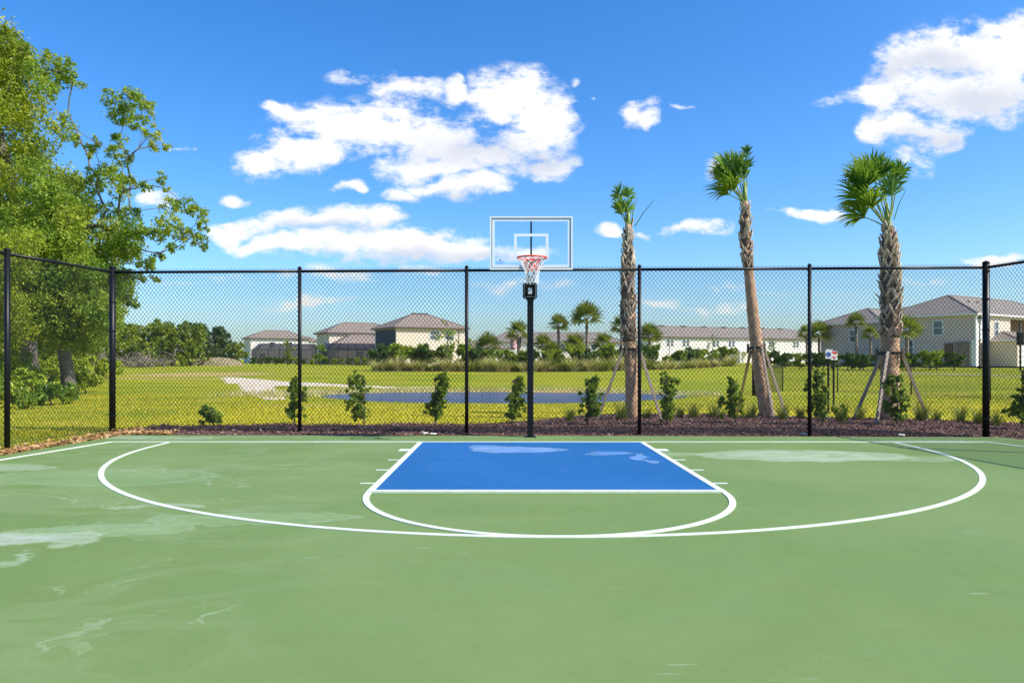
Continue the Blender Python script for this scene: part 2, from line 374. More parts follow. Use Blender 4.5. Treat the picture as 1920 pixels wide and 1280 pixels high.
# ------------------------------------------------------------------ court
CX = .426
cm = bpy.data.materials.new('court_green_acrylic'); cm.use_nodes = True
def courtmat(m, base, alt, worn, patches, lines=True):
    t = NT(m.node_tree); nt = m.node_tree; b = nt.nodes['Principled BSDF']
    co = t.n('ShaderNodeTexCoord').outputs['Object']
    col = t.mix(t.ramp(t.noise(co, .35, 5, .6, .6), .35, .68), (*base, 1), (*alt, 1))
    col = t.mix(t.m('MULTIPLY', t.ramp(t.noise(co, 60, 3, .8), .45, .75), .22), col, (.05, .08, .04, 1))
    col = t.mix(t.m('MULTIPLY', t.ramp(t.noise(co, 110, 3, .8), .58, .76), .30), col, (.6, .65, .55, 1))
    wr = t.v('ADD', co, t.v('MULTIPLY', t.v('SUBTRACT', t.noise(co, 1.1, 5, .65, out=1), (.5, .5, .5)), (1.5, .8, 0)))
    brk = t.noise(t.v('MULTIPLY', co, (1, 2.2, 1)), 2.6, 6, .7, .5)
    for (x, y, rx, ry, c, amt) in patches:
        d = t.v('LENGTH', t.v('MULTIPLY', t.v('SUBTRACT', wr, (x, y, 0)), (1/rx, 1/ry, 0)))
        f = t.m('MULTIPLY', t.m('MULTIPLY', t.ramp(d, 1.12, .70), t.ramp(brk, .34, .60, .45, 1.0)), amt*.85)
        rim = t.m('MULTIPLY', t.m('MULTIPLY', t.ramp(d, .86, .97), t.ramp(d, 1.1, 1.0)), amt*.45)
        col = t.mix(f, col, (*c, 1)); col = t.mix(rim, col, (.42, .50, .36, 1))
    if lines:   # dried water marks: thin pale outlines, strongest on the worn left side
        sp = t.n('ShaderNodeSeparateXYZ', {0: co})
        cn = t.noise(t.v('MULTIPLY', co, (.55, 1.1, 1)), .8, 5, .55, .8)
        band = None
        for lv in (.44, .5, .57):
            l = t.ramp(t.m('ABSOLUTE', t.m('SUBTRACT', cn, lv)), .0045, .001)
            band = l if band is None else t.m('MAXIMUM', band, l)
        msk = t.m('MULTIPLY', t.ramp(sp.outputs[0], -1.0, -3.0), t.ramp(t.noise(co, .9, 3, .6), .45, .62))
        col = t.mix(t.m('MULTIPLY', t.m('MULTIPLY', band, msk), .6), col, (*worn, 1))
        fill = t.m('MULTIPLY', t.m('MULTIPLY', t.ramp(cn, .5, .53), t.ramp(cn, .60, .57)), t.ramp(sp.outputs[0], 0, -3.5))
        col = t.mix(t.m('MULTIPLY', fill, .14), col, (*worn, 1))
    mott = t.noise(co, 5, 6, .75)
    col = t.mix(t.m('MULTIPLY', t.ramp(mott, .50, .72), .16), col, (*[c_*1.35 for c_ in base], 1)); col = t.mix(t.m('MULTIPLY', t.ramp(mott, .48, .30), .18), col, (*[c_*.72 for c_ in base], 1))
    sc = t.noise(t.v('MULTIPLY', co, (.6, 5, 1)), 2.5, 5, .7, .4)
    col = t.mix(t.m('MULTIPLY', t.ramp(sc, .66, .76), .22), col, (*worn, 1))
    # sparse scuffs and scratches left by shoes
    rot = t.n('ShaderNodeMapping', {'Vector': co, 'Rotation': (0, 0, .9), 'Scale': (1.2, 14, 1)}).outputs[0]
    scr = t.m('MULTIPLY', t.ramp(t.noise(rot, 2.0, 2, .5), .71, .74), t.ramp(t.noise(co, 1.3, 2, .5), .52, .62))
    col = t.mix(t.m('MULTIPLY', scr, .3), col, (.6, .66, .54, 1))
    nt.links.new(col, b.inputs['Base Color']); 
    nt.links.new(t.ramp(t.noise(co, 1.2, 4, .6), .3, .7, .62, .8), b.inputs['Roughness']); b.inputs['Specular IOR Level'].default_value = .18
    bn = t.n('ShaderNodeBump', {'Height': t.noise(co, 220, 2, .7), 'Strength': .25, 'Distance': .003}); nt.links.new(bn.outputs[0], b.inputs['Normal'])
courtmat(cm, (.136, .214, .060), (.163, .242, .078), (.30, .37, .22),
  [(-4.35, 5.62, 1.25, .27, (.46, .50, .43), .8), (-3.2, 5.9, .7, .2, (.30, .43, .25), .5), (-2.3, 6.3, .8, .25, (.26, .40, .2), .4),
   (4.2, 10.55, 1.4, .6, (.44, .50, .37), .75), (2.3, 10.6, .5, .3, (.36, .46, .3), .5), (5.6, 10.2, .9, .25, (.4, .48, .34), .4), (-6.7, 9.3, .8, .35, (.38, .47, .34), .6), (-2.2, 3.72, .04, .2, (.30, .39, .23), .5), (-2.02, 3.5, .07, .08, (.28, .37, .2), .4), (-1.62, 4.02, .03, .14, (.3, .39, .24), .5), (-3.55, 5.0, .06, .2, (.36, .46, .32), .6),
   (-4.8, 8.6, 1.3, .6, (.22, .37, .18), .35), (-3.3, 6.9, .5, .12, (.45, .47, .40), .5), (-6.3, 12.9, 1.2, .25, (.36, .44, .34), .6), (7.3, 12.3, 1.0, .2, (.35, .44, .3), .5)])
def sheet(name, pts, z, m, thick=0):
    mb = MB(); mb.poly([(x, y, z) for x, y in pts])
    if thick:
        n = len(pts)
        for i in range(n):
            a, c_ = pts[i], pts[(i+1) % n]
            mb.poly([(a[0], a[1], z-thick), (c_[0], c_[1], z-thick), (c_[0], c_[1], z), (a[0], a[1], z)])
    return tag(mb.build(name, m), kind='structure')
sheet('court_slab', [(-9.6, -30), (11.6, -30), (10.4, 6), (9.55, 10), (8.75, 13.02), (2, 13.2), (-7.0, 13.36), (-7.28, 10.55), (-7.9, 6)], 0, cm, .12)
yb0, yft = 12.2, 7.62
hw = 1.845
km = bpy.data.materials.new('court_blue_acrylic'); km.use_nodes = True
courtmat(km, (.008, .104, .29), (.013, .12, .34), (.08, .20, .46),
  [(.15, 11.2, .62, .33, (.26, .40, .66), .7), (-.3, 11.5, .35, .2, (.26, .40, .66), .6), (1.55, 10.75, .30, .2, (.2, .36, .66), .6), (1.95, 10.2, .12, .42, (.25, .42, .7), .6)], lines=False)
sheet('court_key', [(CX-hw, yft), (CX+hw, yft), (CX+hw, yb0), (CX-hw, yb0)], .0022, km, .0018)
lm = mat('white_line_paint', (.70, .72, .64), .7, (9, (.50, .57, .43), .75))
mb = MB(); lw = .064
def seg(mb, x0, y0, x1, y1, w=lw, z=.005):
    d = Vector((x1-x0, y1-y0)); n = Vector((-d.y, d.x)).normalized()*w/2
    q_ = [(x0+n.x, y0+n.y), (x0-n.x, y0-n.y), (x1-n.x, y1-n.y), (x1+n.x, y1+n.y)]
    mb.poly([(*p_, z) for p_ in q_])
    for a_, b_ in zip(q_, q_[1:]+q_[:1]): mb.poly([(*a_, .0004), (*b_, .0004), (*b_, z), (*a_, z)])   # paint edge down to the slab
def arc(mb, cx, cy, r, a0, a1, ry=None, w=lw, z=.005, n=96):
    ry = ry or r; A_ = np.linspace(a0, a1, n)
    for a, b_ in zip(A_[:-1], A_[1:]):
        mb.poly([(cx+(r-w/2)*math.cos(a), cy+(ry-w/2)*math.sin(a), z), (cx+(r+w/2)*math.cos(a), cy+(ry+w/2)*math.sin(a), z),
                 (cx+(r+w/2)*math.cos(b_), cy+(ry+w/2)*math.sin(b_), z), (cx+(r-w/2)*math.cos(b_), cy+(ry-w/2)*math.sin(b_), z)])
        for e_ in (r-w/2, r+w/2):
            k_ = e_-r; A1 = (cx+e_*math.cos(a), cy+(ry+k_)*math.sin(a)); B1 = (cx+e_*math.cos(b_), cy+(ry+k_)*math.sin(b_))
            mb.poly([(*A1, .0004), (*B1, .0004), (*B1, z), (*A1, z)])
def P2(px, py): d = H*F/(py-VY); return (X(px, d), d)
seg(mb, -6.6, 12.25, 8.0, 12.22, .085)                                                # baseline
seg(mb, -6.6, 12.25, -7.05, 9.3, z=.0075); seg(mb, -7.05, 9.3, -8.2, 0, z=.0075); seg(mb, 8.0, 12.22, 8.9, 9, z=.0075); seg(mb, 8.9, 9, 10, 0, z=.0075)
for s in (-1, 1):
    seg(mb, CX+s*hw, yb0-.04, CX+s*hw, yft, .075, .0065)
    for yy, ww in ((H*F/233., .05), (H*F/208., .05), (H*F/189., .05), (H*F/170.5, .24)):
        seg(mb, CX+s*(hw+.035), yy, CX+s*(hw+.20), yy, ww, .0050)
seg(mb, CX-hw, yft, CX+hw, yft, .075, .0195)
arc(mb, CX, yft, hw, math.pi, 2*math.pi, ry=yft-5.70, z=.0075)
yc3 = 11.65
arc(mb, CX, yc3, 6.03, math.pi, 2*math.pi, ry=yc3-5.70, z=.0055, n=160)
for s in (-1, 1): seg(mb, CX+s*6.03, yc3, CX+s*6.03, yb0-.04)
tag(mb.build('court_lines', lm), kind='structure')

# ------------------------------------------------------------------ chain link fences
def fabric(A_, B_, z0, z1, px=.074, pz=.09, r=.0036):
    A_ = Vector((*A_, 0)); B_ = Vector((*B_, 0)); L = (B_-A_).length; t_ = (B_-A_)/L; n_ = Vector((-t_.y, t_.x, 0))
    nw = int(L/(px/2)); nr = int((z1-z0)/(pz/2)); zs = z0+np.arange(nr+1)*(pz/2)
    off = np.array([[1, 0], [0, 1], [-1, 0], [0, -1]], float)*r
    VV = []; FF = []; base = 0
    for i in range(nw):
        par = (np.arange(nr+1)+i) % 2                 # neighbouring wires mirror each other and interlock
        s = i*px/2 + np.where(par == 0, 0, px*.5)
        dn = np.where(par == 0, .0025, -.0025)
        x = A_.x+t_.x*s+n_.x*dn; y = A_.y+t_.y*s+n_.y*dn
        pts = np.stack([x, y, zs+ (0)], 1)
        ring = pts[:, None, :] + off[None, :, 0:1]*np.array([t_.x, t_.y, 0])*1.3 + off[None, :, 1:2]*np.array([n_.x, n_.y, 0])
        VV.append(ring.reshape(-1, 3)); k = np.arange(nr)[:, None]*4; j = np.arange(4)[None]
        FF.append((np.stack([k+j, k+(j+1) % 4, k+4+(j+1) % 4, k+4+j], -1)+base).reshape(-1, 4)); base += (nr+1)*4
        # twisted knuckle standing above the top
    return npmesh('mesh_fabric', np.concatenate(VV), np.concatenate(FF))
def fence(name, pts, h, label, corner=(), pr=.034, cr=.058, rail=True, zf=None, posts_h=None, px=.074, pz=.09, wr=.0036, skip=()):
    zf = zf or (lambda x, y: 0)
    root = empty(name, (0, 0, 0), label=label, cat='fence')
    root.location = (pts[0][0], pts[0][1], 0); o0 = Vector(root.location)
    def rel(p): return (p[0]-o0.x, p[1]-o0.y)
    for i, p in enumerate(pts):
        if i in skip: continue
        r = cr if i in corner else pr; x, y = rel(p); z = zf(*p)
        top = h+(.05 if i in corner else .02)
        mb = MB(); mb.tube([(x, y, z-.3), (x, y, z+top)], r, 14)
        mb.tube([(x, y, z+top), (x, y, z+top+.025), (x, y, z+top+.045)], [r*1.12, r*1.0, r*.3], 14)
        ob = mb.build('post', M['postblack'], root, True)
        if i in corner:
            for zb in (.3, .8, 1.35, 1.9, 2.45, 2.95):
                if zb < h: MB().tube([(x, y, z+zb), (x, y, z+zb+.03)], r+.006, 14).build('band', M['postblack'], ob)
    for a, b_ in zip(pts[:-1], pts[1:]):
        za, zb = zf(*a), zf(*b_); a2, b2 = rel(a), rel(b_)
        MB().tube([(*a2, za+h-.03), (*b2, zb+h-.03)], .026, 10).build('top_rail', M['postblack'], root, True)
        MB().tube([(*a2, za+.06), (*b2, zb+.06)], .004, 6).build('tension_wire', M['black'], root)
        me = fabric(a2, b2, .03+min(za, zb), h+.055+min(za, zb), px, pz, wr)
        link('mesh_panel', me, M['black'], root)
    return root
cornerL, cornerR = (-7.47, 13.90), (8.66, 13.19)
def fp(px):   # point of the back fence seen at that column
    (xa, ya_), (xb, yb_) = cornerL, cornerR; k = (px-VX)/F
    t_ = (k*ya_-xa)/((xb-xa)-k*(yb_-ya_)); return (xa+(xb-xa)*t_, ya_+(yb_-ya_)*t_)
fence('chain_link_fence', [cornerL, fp(562), fp(875), fp(1199), fp(1518), cornerR], 3.06, 'long tall black chain-link fence running straight across behind the basketball hoop', corner=(0, 5))
fence('chain_link_fence', [(-7.47, 13.90-.07), (-7.80, 11.45), (-8.20, 8.6), (-8.6, 5.6)], 3.06, 'short black chain-link fence run on the left, beside the court edge covered in fallen leaves', pr=.042, skip=(0,))
fence('chain_link_fence', [(8.66, 13.19-.07), (9.15, 10.3), (9.60, 7.3), (10.0, 4.3), (10.4, 1.3)], 3.06, 'short black chain-link fence run at the right edge whose shadow crosses the court', pr=.042, skip=(0,))
# low fence beyond
lf = [(11.2, 33.0), (14.2, 37.5), (16.6, 36.6), (18.4, 33.2), (19.2, 29.0), (21.5, 25.5), (25, 23)]
fence('low_fence', lf, 1.33, 'low black chain-link fence across the far lawn on the right, behind the palms', corner=(0,), pr=.03, cr=.09, zf=lambda x, y: GZ(x, y), wr=.004, px=.09, pz=.11)

# ------------------------------------------------------------------ basketball hoop
hoop = empty('basketball_hoop', (.44, 13.03, 0), label='black pole basketball hoop with clear backboard, orange rim and white net', cat='basketball hoop')
def HR(mb, name, m, parent=hoop, smooth=False): return mb.build(name, m, parent, smooth)
bevel(HR(MB().box(-.054, -.054, 0, .054, .054, 2.86), 'pole', M['postblack']), .008)
HR(MB().box(-.10, -.09, -.0, .10, .09, .018), 'base_plate', M['postblack'])
bd = -.90                                           # board plane in front of the pole
BX0, BX1, BZ0, BZ1 = -.70, .67, 2.865, 3.745
gm_ = bpy.data.materials.new('board_glass'); gm_.use_nodes = True; t = NT(gm_.node_tree)
gl = t.n('ShaderNodeBsdfGlossy', {'Roughness': .03}); trn = t.n('ShaderNodeBsdfTransparent', {'Color': (.95, .975, 1, 1)})
fr = t.n('ShaderNodeFresnel', {'IOR': 1.45})
mx = t.n('ShaderNodeMixShader', {0: fr.outputs[0], 1: trn.outputs[0], 2: gl.outputs[0]}); gm_.node_tree.links.new(mx.outputs[0], gm_.node_tree.nodes['Material Output'].inputs[0])
board = HR(MB().box(BX0+.02, bd-.006, BZ0+.02, BX1-.02, bd+.006, BZ1-.02), 'backboard', gm_)
def rect_ring(x0, z0, x1, z1, w_, y0, y1):
    mb = MB(); mb.box(x0, y0, z0, x1, y1, z0+w_); mb.box(x0, y0, z1-w_, x1, y1, z1)
    mb.box(x0, y0, z0+w_, x0+w_, y1, z1-w_); mb.box(x1-w_, y0, z0+w_, x1, y1, z1-w_); return mb
HR(rect_ring(BX0, BZ0, BX1, BZ1, .026, bd-.022, bd+.03), 'frame', M['white'], board)
HR(rect_ring(BX0+.0265, BZ0+.0265, BX1-.0265, BZ1-.0265, .011, bd-.0135, bd-.0065), 'gasket', mat('grey_gasket', (.08, .11, .14), .6), board)
wp = mat('board_white_paint', (.74, .8, .86), .5)
HR(rect_ring(BX0+.039, BZ0+.039, BX1-.039, BZ1-.039, .040, bd-.0095, bd-.0065), 'border_line', wp, board)
cxb = (BX0+BX1)/2
HR(rect_ring(cxb-.285, 3.055, cxb+.285, 3.46, .045, bd-.0105, bd-.0065), 'target_square', wp, board)
# small blue crest and a line of lettering low on the left of the glass
lg = MB(); lx, lz = BX0+.17, BZ0+.125; yy = bd-.0105
for k in range(12):
    a0 = k/11*math.pi; xk = lx+(k-5.5)*.0115; hk = .010+.004*math.sin(k*2.4)
    if k in (5,): continue
    lg.box(xk-.004, yy, lz-hk/2, xk+.004, yy+.003, lz+hk/2)
lg.poly([(lx-.018, yy, lz+.018), (lx+.018, yy, lz+.018), (lx, yy, lz+.05)])
for k in range(4): lg.box(lx-.05+k*.027, yy, lz-.034, lx-.035+k*.027, yy+.003, lz-.026)
HR(lg, 'emblem', mat('logo_blue', (.06, .06, .42), .5), board)
# support behind the glass, extension arms, height-adjust box
HR(MB().box(-.015+cxb, bd+.035, 2.90, .015+cxb, bd+.07, 3.68), 'support_bar', M['postblack'])
HR(MB().box(-.2, bd+.035, 2.90, .17, bd+.065, 2.94), 'cross_bar', M['postblack'])
for s in (-1, 1):
    for (zp, zb) in ((2.45, 2.91), (2.62, 3.00)):
        HR(MB().beam((s*.066, 0, zp), (s*.045+cxb*.6, bd+.06, zb), .028), 'arm', M['postblack'])
ab = HR(MB().box(-.135, -.10, 2.46, .115, -.055, 2.73), 'adjuster_box', M['postblack']); bevel(ab, .012)
lab = mat('label_white', (.62, .64, .66), .5)
HR(MB().box(-.045, -.106, 2.535, .025, -.101, 2.64), 'height_label', lab, ab)
HR(rect_ring(-.115, 2.48, .095, 2.71, .010, -.105, -.101), 'edge_strip', mat('label_grey', (.2, .22, .25), .5), ab)
# rim
om = mat('orange_rim', (.90, .07, .012), .4)
RZ, RY, RRad = 3.01, bd-.38, .235
pts = [(cxb+RRad*math.cos(a), RY+RRad*math.sin(a), RZ) for a in np.linspace(0, 2*math.pi, 48)]
rim = HR(MB().tube(pts, .014, 8), 'rim', om, smooth=True)
rb = MB(); rb.box(cxb-.12, bd-.04, RZ-.17, cxb+.12, bd-.012, RZ+.035); rb.box(cxb-.09, RY+RRad-.01, RZ-.02, cxb+.09, bd-.04, RZ-.008)
for s in (-1, 1): rb.tube([(cxb+s*.14, RY+.19, RZ-.005), (cxb+s*.07, bd-.03, RZ-.14)], .012, 6)
for s in (-1, 1): rb.tube([(cxb+s*.03, RY+.232, RZ-.008), (cxb+s*.03, bd-.03, RZ-.10)], .008, 6)
HR(rb, 'rim_bracket', om, rim)
nm = MB(); NK = 12; rows = 7
def nr_(k): return [.228, .200, .158, .128, .110, .102, .098, .104][k]
nz_ = [0, -.05, -.12, -.185, -.245, -.30, -.35, -.40]
for k in range(NK):
    for s in (1, -1):
        p = []
        for r_ in range(rows+1):
            a = 2*math.pi*(k+s*.5*r_+ .0)/NK; rr = nr_(r_)
            p.append((cxb+rr*math.cos(a), RY+rr*math.sin(a), RZ-.01+nz_[r_]))
        nm.tube(p, .0052, 5)
HR(nm, 'net', mat('white_nylon', (.82, .82, .8), .8), rim)

# ------------------------------------------------------------------ foliage helpers
def leaf_quads(C, size, r=rng, aspect=.5, up=None):
    n = len(C); d = r.normal(size=(n, 3)); d /= np.linalg.norm(d, axis=1, keepdims=True)
    if up is not None: d[:, 2] = np.abs(d[:, 2])*up[0]+up[1]; d /= np.linalg.norm(d, axis=1, keepdims=True)
    e_ = r.normal(size=(n, 3)); e_ -= (e_*d).sum(1, keepdims=True)*d; e_ /= np.linalg.norm(e_, axis=1, keepdims=True)
    L = size*r.uniform(.6, 1.3, (n, 1)); Wd = L*aspect
    V = np.stack([C-d*L*.5, C-e_*Wd*.5, C+d*L*.5, C+e_*Wd*.5], 1).reshape(-1, 3)
    return V, np.arange(n*4).reshape(n, 4)
def clump_points(cl, dens, r=rng, shell=.55, flat=.8):
    out = []
    for (x, y, z, R_) in cl:
        n = max(8, int(dens*R_*R_)) if dens > 0 else int(-dens)
        # several small sprays per clump make gaps and an uneven outline
        ns = max(3, int(n/28)); d = r.normal(size=(ns, 3)); d /= np.linalg.norm(d, axis=1, keepdims=True)
        sc = d*(R_*r.uniform(shell, 1.0, (ns, 1))); sc[:, 2] *= flat
        idx = r.integers(0, ns, n); pt = sc[idx]+r.normal(size=(n, 3))*R_*.17
        out.append(pt+np.array([x, y, z]))
    return np.concatenate(out)
def skeleton(trunk, cl, r0, n=7, tip=.012, jit=.12):
    """trunk polyline plus limbs reaching every clump, thickness by pipe rule"""
    nodes = [Vector(p) for p in trunk]; par = [-1]+list(range(len(trunk)-1)); 
    order = sorted(range(len(cl)), key=lambda i: (Vector(cl[i][:3])-nodes[-1]).length)
    start = max(1, int(len(trunk)*.35)); depth = [0]*len(nodes)
    for i in order:
        c = Vector(cl[i][:3]); best = None
        for k in range(start, len(nodes)):
            dv = c-nodes[k]; L = dv.length; pen = L*(1+.5*max(0, -dv.z/(L+1e-6)))+.12*depth[k]
            if best is None or pen < best[0]: best = (pen, k)
        k = best[1]; L = (c-nodes[k]).length; steps = max(2, min(5, int(L/.9)+1)); a = nodes[k].copy(); prev = k
        sag = Vector((random.uniform(-1, 1), random.uniform(-1, 1), random.uniform(-.4, .8)))*L*.12
        for s_ in range(1, steps+1):
            f = s_/steps; p = a.lerp(c, f)+sag*math.sin(math.pi*f)+Vector([random.uniform(-1, 1) for _ in range(3)])*.05*L*(f < 1)
            nodes.append(p); par.append(prev); depth.append(depth[prev]+1); prev = len(nodes)-1
    wgt = [0.0]*len(nodes); has = [False]*len(nodes)
    for i in range(1, len(nodes)): has[par[i]] = True
    for i in range(len(nodes)-1, 0, -1):
        if not has[i]: wgt[i] += 1
        wgt[par[i]] += wgt[i]
    tot = max(wgt[0], 1); rad = [max(tip, r0*(w_/tot)**.68) for w_ in wgt]
    mb = MB()
    ch = {}
    for i in range(1, len(nodes)): ch.setdefault(par[i], []).append(i)
    def chain(i, first):
        path = [first, i]
        while i in ch:
            c_ = sorted(ch[i], key=lambda k: -wgt[k]); 
            for o_ in c_[1:]: stack.append((i, o_))
            i = c_[0]; path.append(i)
        return path
    stack = []
    for c_ in ch.get(0, []): stack.append((0, c_))
    while stack:
        f_, i = stack.pop(); p = chain(i, f_)
        rr = [rad[k] for k in p]; rr[0] = min(rr[0], rr[1]*1.25) if f_ != 0 else rr[0]*1.35
        mb.tube([nodes[k] for k in p], rr, n if rr[0] > .05 else 5, jit=jit)
    return mb
def tree(name, base, trunk, cl, r0, dens, size, lm_, bm_, parts=('trunk', 'crown'), aspect=.5, tip=.012, extra=None, flat=.8, r=rng, **kw):
    root = empty(name, base, **kw); b0 = Vector(base)
    tr = [Vector(p)-b0 for p in trunk]; c2 = [(x-b0.x, y-b0.y, z-b0.z, R_) for x, y, z, R_ in cl]
    skeleton(tr, c2, r0, tip=tip).build(parts[0], bm_, root, True)
    V, Fc = leaf_quads(clump_points(c2, dens, r, flat=flat), size, r, aspect)
    link(parts[1], npmesh('leaves', V, Fc), lm_, root); return root

# ------------------------------------------------------------------ big trees on the left
def inpoly(x, y, poly):
    c = False; j = len(poly)-1
    for i in range(len(poly)):
        xi, yi = poly[i]; xj, yj = poly[j]
        if (yi > y) != (yj > y) and x < (xj-xi)*(y-yi)/(yj-yi)+xi: c = not c
        j = i
    return c
def mass(poly, n, d0, d1, r0, r1, seed):
    rr = random.Random(seed); xs_ = [p[0] for p in poly]; ys_ = [p[1] for p in poly]; out = []
    while len(out) < n:
        x, y = rr.uniform(min(xs_), max(xs_)), rr.uniform(min(ys_), max(ys_))
        if inpoly(x, y, poly):
            d = rr.uniform(d0, d1); p = P(x, y, d); out.append((p.x, p.y, p.z, rr.uniform(r0, r1)))
    return out
# front oak: leaning trunk, long sparse boughs to the right
D = 33
spr = [(70,125,24),(95,118,24),(125,125,20),(138,150,20),(110,150,22),(85,165,24),(120,240,26),(135,262,18),(215,190,24),(245,182,22),(268,205,22),(230,215,26),(258,228,20),
 (225,262,18),(236,298,18),(213,285,16),(285,250,18),(300,272,18),(172,270,18),(165,290,12),(188,318,24),(215,330,22),(245,340,18),(300,335,14),(308,352,10),(270,352,14),
 (180,350,24),(225,362,20),(160,385,30),(200,395,26),(245,400,20),(315,388,20),(345,385,20),(372,400,20),(385,425,14),(370,450,18),(345,440,22),(318,415,22),(300,440,20),(270,440,22),(380,468,12),
 (330,465,16),(300,475,14),(240,430,28),(210,430,30),(235,470,28),(270,490,20),(230,520,22),(262,520,14),(290,520,12),(205,520,26),(215,560,20),(245,560,14),(200,480,30),(262,575,10),(285,492,12)]
rr = random.Random(3)
clA = []
for (x, y, r_) in spr:
    p = P(x, y, D+rr.uniform(-2.2, 2.2)); clA.append((p.x, p.y, p.z, r_*D/F*.98))
clA += mass([(60,300),(150,330),(180,420),(240,420),(225,560),(190,640),(120,650),(40,620),(20,400)], 62, 30.5, 36, .55, .95, 5)
clA += mass([(50,520),(190,500),(205,600),(170,640),(80,632),(50,600)], 24, 30.0, 32.2, .5, .8, 6)
bA = P(132, 732, 33); bA.z = GZ(bA.x, bA.y)
tree('oak_tree', bA, [bA, P(126, 700, 33), P(118, 640, 33), P(116, 570, 33.2), P(130, 500, 33.3), P(150, 430, 33.4)], clA, .28, 1700, .145, M['oakg'], M['bark'],
     label='leaning oak tree whose sparse boughs reach furthest right over the fence', cat='tree', group='trees on the left behind the fence')
clB = mass([(-190,80),(-60,20),(10,60),(45,95),(62,150),(85,260),(130,330),(150,420),(140,560),(60,600),(-190,600)], 190, 36.5, 44, .8, 1.35, 9)
for (x, y, r_) in ((12,75,26),(30,100,22),(0,60,22),(45,88,12),(20,130,30)): p = P(x, y, 39); clB.append((p.x, p.y, p.z, r_*39/F))
bB = P(57, 716, 40); bB.z = GZ(bB.x, bB.y)
tree('oak_tree', bB, [bB, P(55, 640, 40), P(54, 560, 40), P(40, 440, 40), P(10, 300, 40), P(-15, 180, 40)], clB, .36, 620, .19, M['oak'], M['bark'],
     label='tallest olive green tree, filling the upper left corner with a dense crown', cat='tree', group='trees on the left behind the fence')
clC = mass([(-80,480),(60,450),(210,470),(215,640),(150,665),(60,650),(-80,640)], 70, 46, 56, .9, 1.5, 12)
bC = P(190, 692, 52); bC.z = GZ(bC.x, bC.y)
tree('oak_tree', bC, [bC, P(188, 650, 52), P(180, 600, 52), P(150, 550, 52)], clC, .32, 380, .25, M['oak'], M['bark'],
     label='lower broad tree standing just left of the corner post, behind the leaning oak', cat='tree', group='trees on the left behind the fence')
clD = mass([(-160,430),(-20,420),(60,450),(40,560),(20,640),(-160,660)], 50, 25.5, 29, .5, .9, 15)
bD = P(-60, 760, 27.5); bD.z = GZ(bD.x, bD.y)
tree('oak_tree', bD, [bD, P(-60, 680, 27.5), P(-58, 600, 27.5), P(-70, 520, 27.5)], clD, .20, 1200, .13, M['oak'], M['bark'],
     label='bright yellow-green tree cut off by the left edge of the picture', cat='tree', group='trees on the left behind the fence')

# undergrowth shrubs below them
def bush(name, x, y, h, w_, m_, n=9, dens=130, size=.1, **kw):
    z = GZ(x, y); cl = []
    for i in range(n):
        a = random.uniform(0, 6.28); rr_ = w_*.32*math.sqrt(random.random()); r_ = random.uniform(.22, .36)*min(w_, h)
        cl.append((x+rr_*math.cos(a), y+rr_*math.sin(a), z+h*random.uniform(.28, .8), r_))
    return tree(name, (x, y, z), [(x, y, z-.05), (x, y, z+h*.2), (x+.02, y, z+h*.35)], cl, .03*h, -dens, size, m_, M['twig'], parts=('stem', 'foliage'), **kw)
ug = [(-28,770,26,1.6),(12,775,23,.9),(40,740,27,1.3),(95,752,25,.8),(10,720,31,1.9),(75,728,32,1.2),(128,756,26,.7),(160,728,35,1.1),(178,715,42,1.4),(35,700,36,2.2),
      (100,705,42,1.9),(150,700,46,1.7),(-10,690,40,2.6),(75,690,48,2.6),(205,706,50,1.3),(60,768,22.5,.5)]
for i, (px, py, d, h) in enumerate(ug):
    side = 'near the leaning oak trunk' if 70 < px < 190 else ('at the left picture edge' if px < 20 else 'in front of the left trunk')
    bush('undergrowth_shrub', X(px, d), d, h, h*1.5, M['hedge'] if i % 3 else M['oakg'], 10, 130, .13+.0015*d,
         label=('low ' if h < 1.25 else 'tall ')+('yellow-green' if i % 3 else 'dark green')+' wild shrub under the trees, '+side, cat='shrub', group='wild shrubs under the left trees')

# far wood line
fl = [(-260,560,95,7),(-180,570,100,7),(-100,575,90,7),(-30,590,95,7),(40,595,98,7),(110,600,104,7),(172,600,110,6.5),(222,598,104,5.5),(262,606,112,6),(300,598,108,6),(342,604,110,6),(385,604,118,6.2),(412,618,122,4.2),(325,632,96,4),(268,640,92,3.6),(440,642,104,3.0),(360,640,98,3.2)]
LB = ['far left tree hidden by the big oaks', 'wood-line tree left of the corner post', 'round green tree right of the corner post', 'wood-line tree left of the white house']
for i, (px, pt, d, w_) in enumerate(fl):
    x, y = X(px, d), d; z = GZ(x, y); h = P(px, pt, d).z-z; cl = []
    for k in range(26):
        a = random.uniform(0, 6.28); f = random.random(); rr_ = w_*.5*math.sqrt(random.random())
        zf_ = random.uniform(.12, .9); cl.append((x+rr_*math.cos(a), y+rr_*math.sin(a), z+h*zf_, (.75-.3*abs(zf_-.45))*w_*.28))
    nm_ = (LB[0] if px < 200 else LB[2])
    lb = {0: 'far wood-line tree seen between the left trunks', 1: 'far wood-line tree just right of the left corner post', 2: 'dark round-topped tree nearest the white house'}[0 if px < 200 else (2 if px in (385,) else 1)]
    if px == 440: lb = 'small bright green tree touching the corner of the white house'
    if px in (325, 268, 360): lb = 'lower tree in front of the far wood line'
    tree('woodland_tree', (x, y, z), [(x, y, z-.2), (x, y, z+h*.3), (x+.3, y, z+h*.55)], cl, .25, 170, .46, M['woodsd'] if px in (385, 412, 110) else M['woods'], M['bark'],
         label=lb, cat='tree', group='trees of the far wood line')
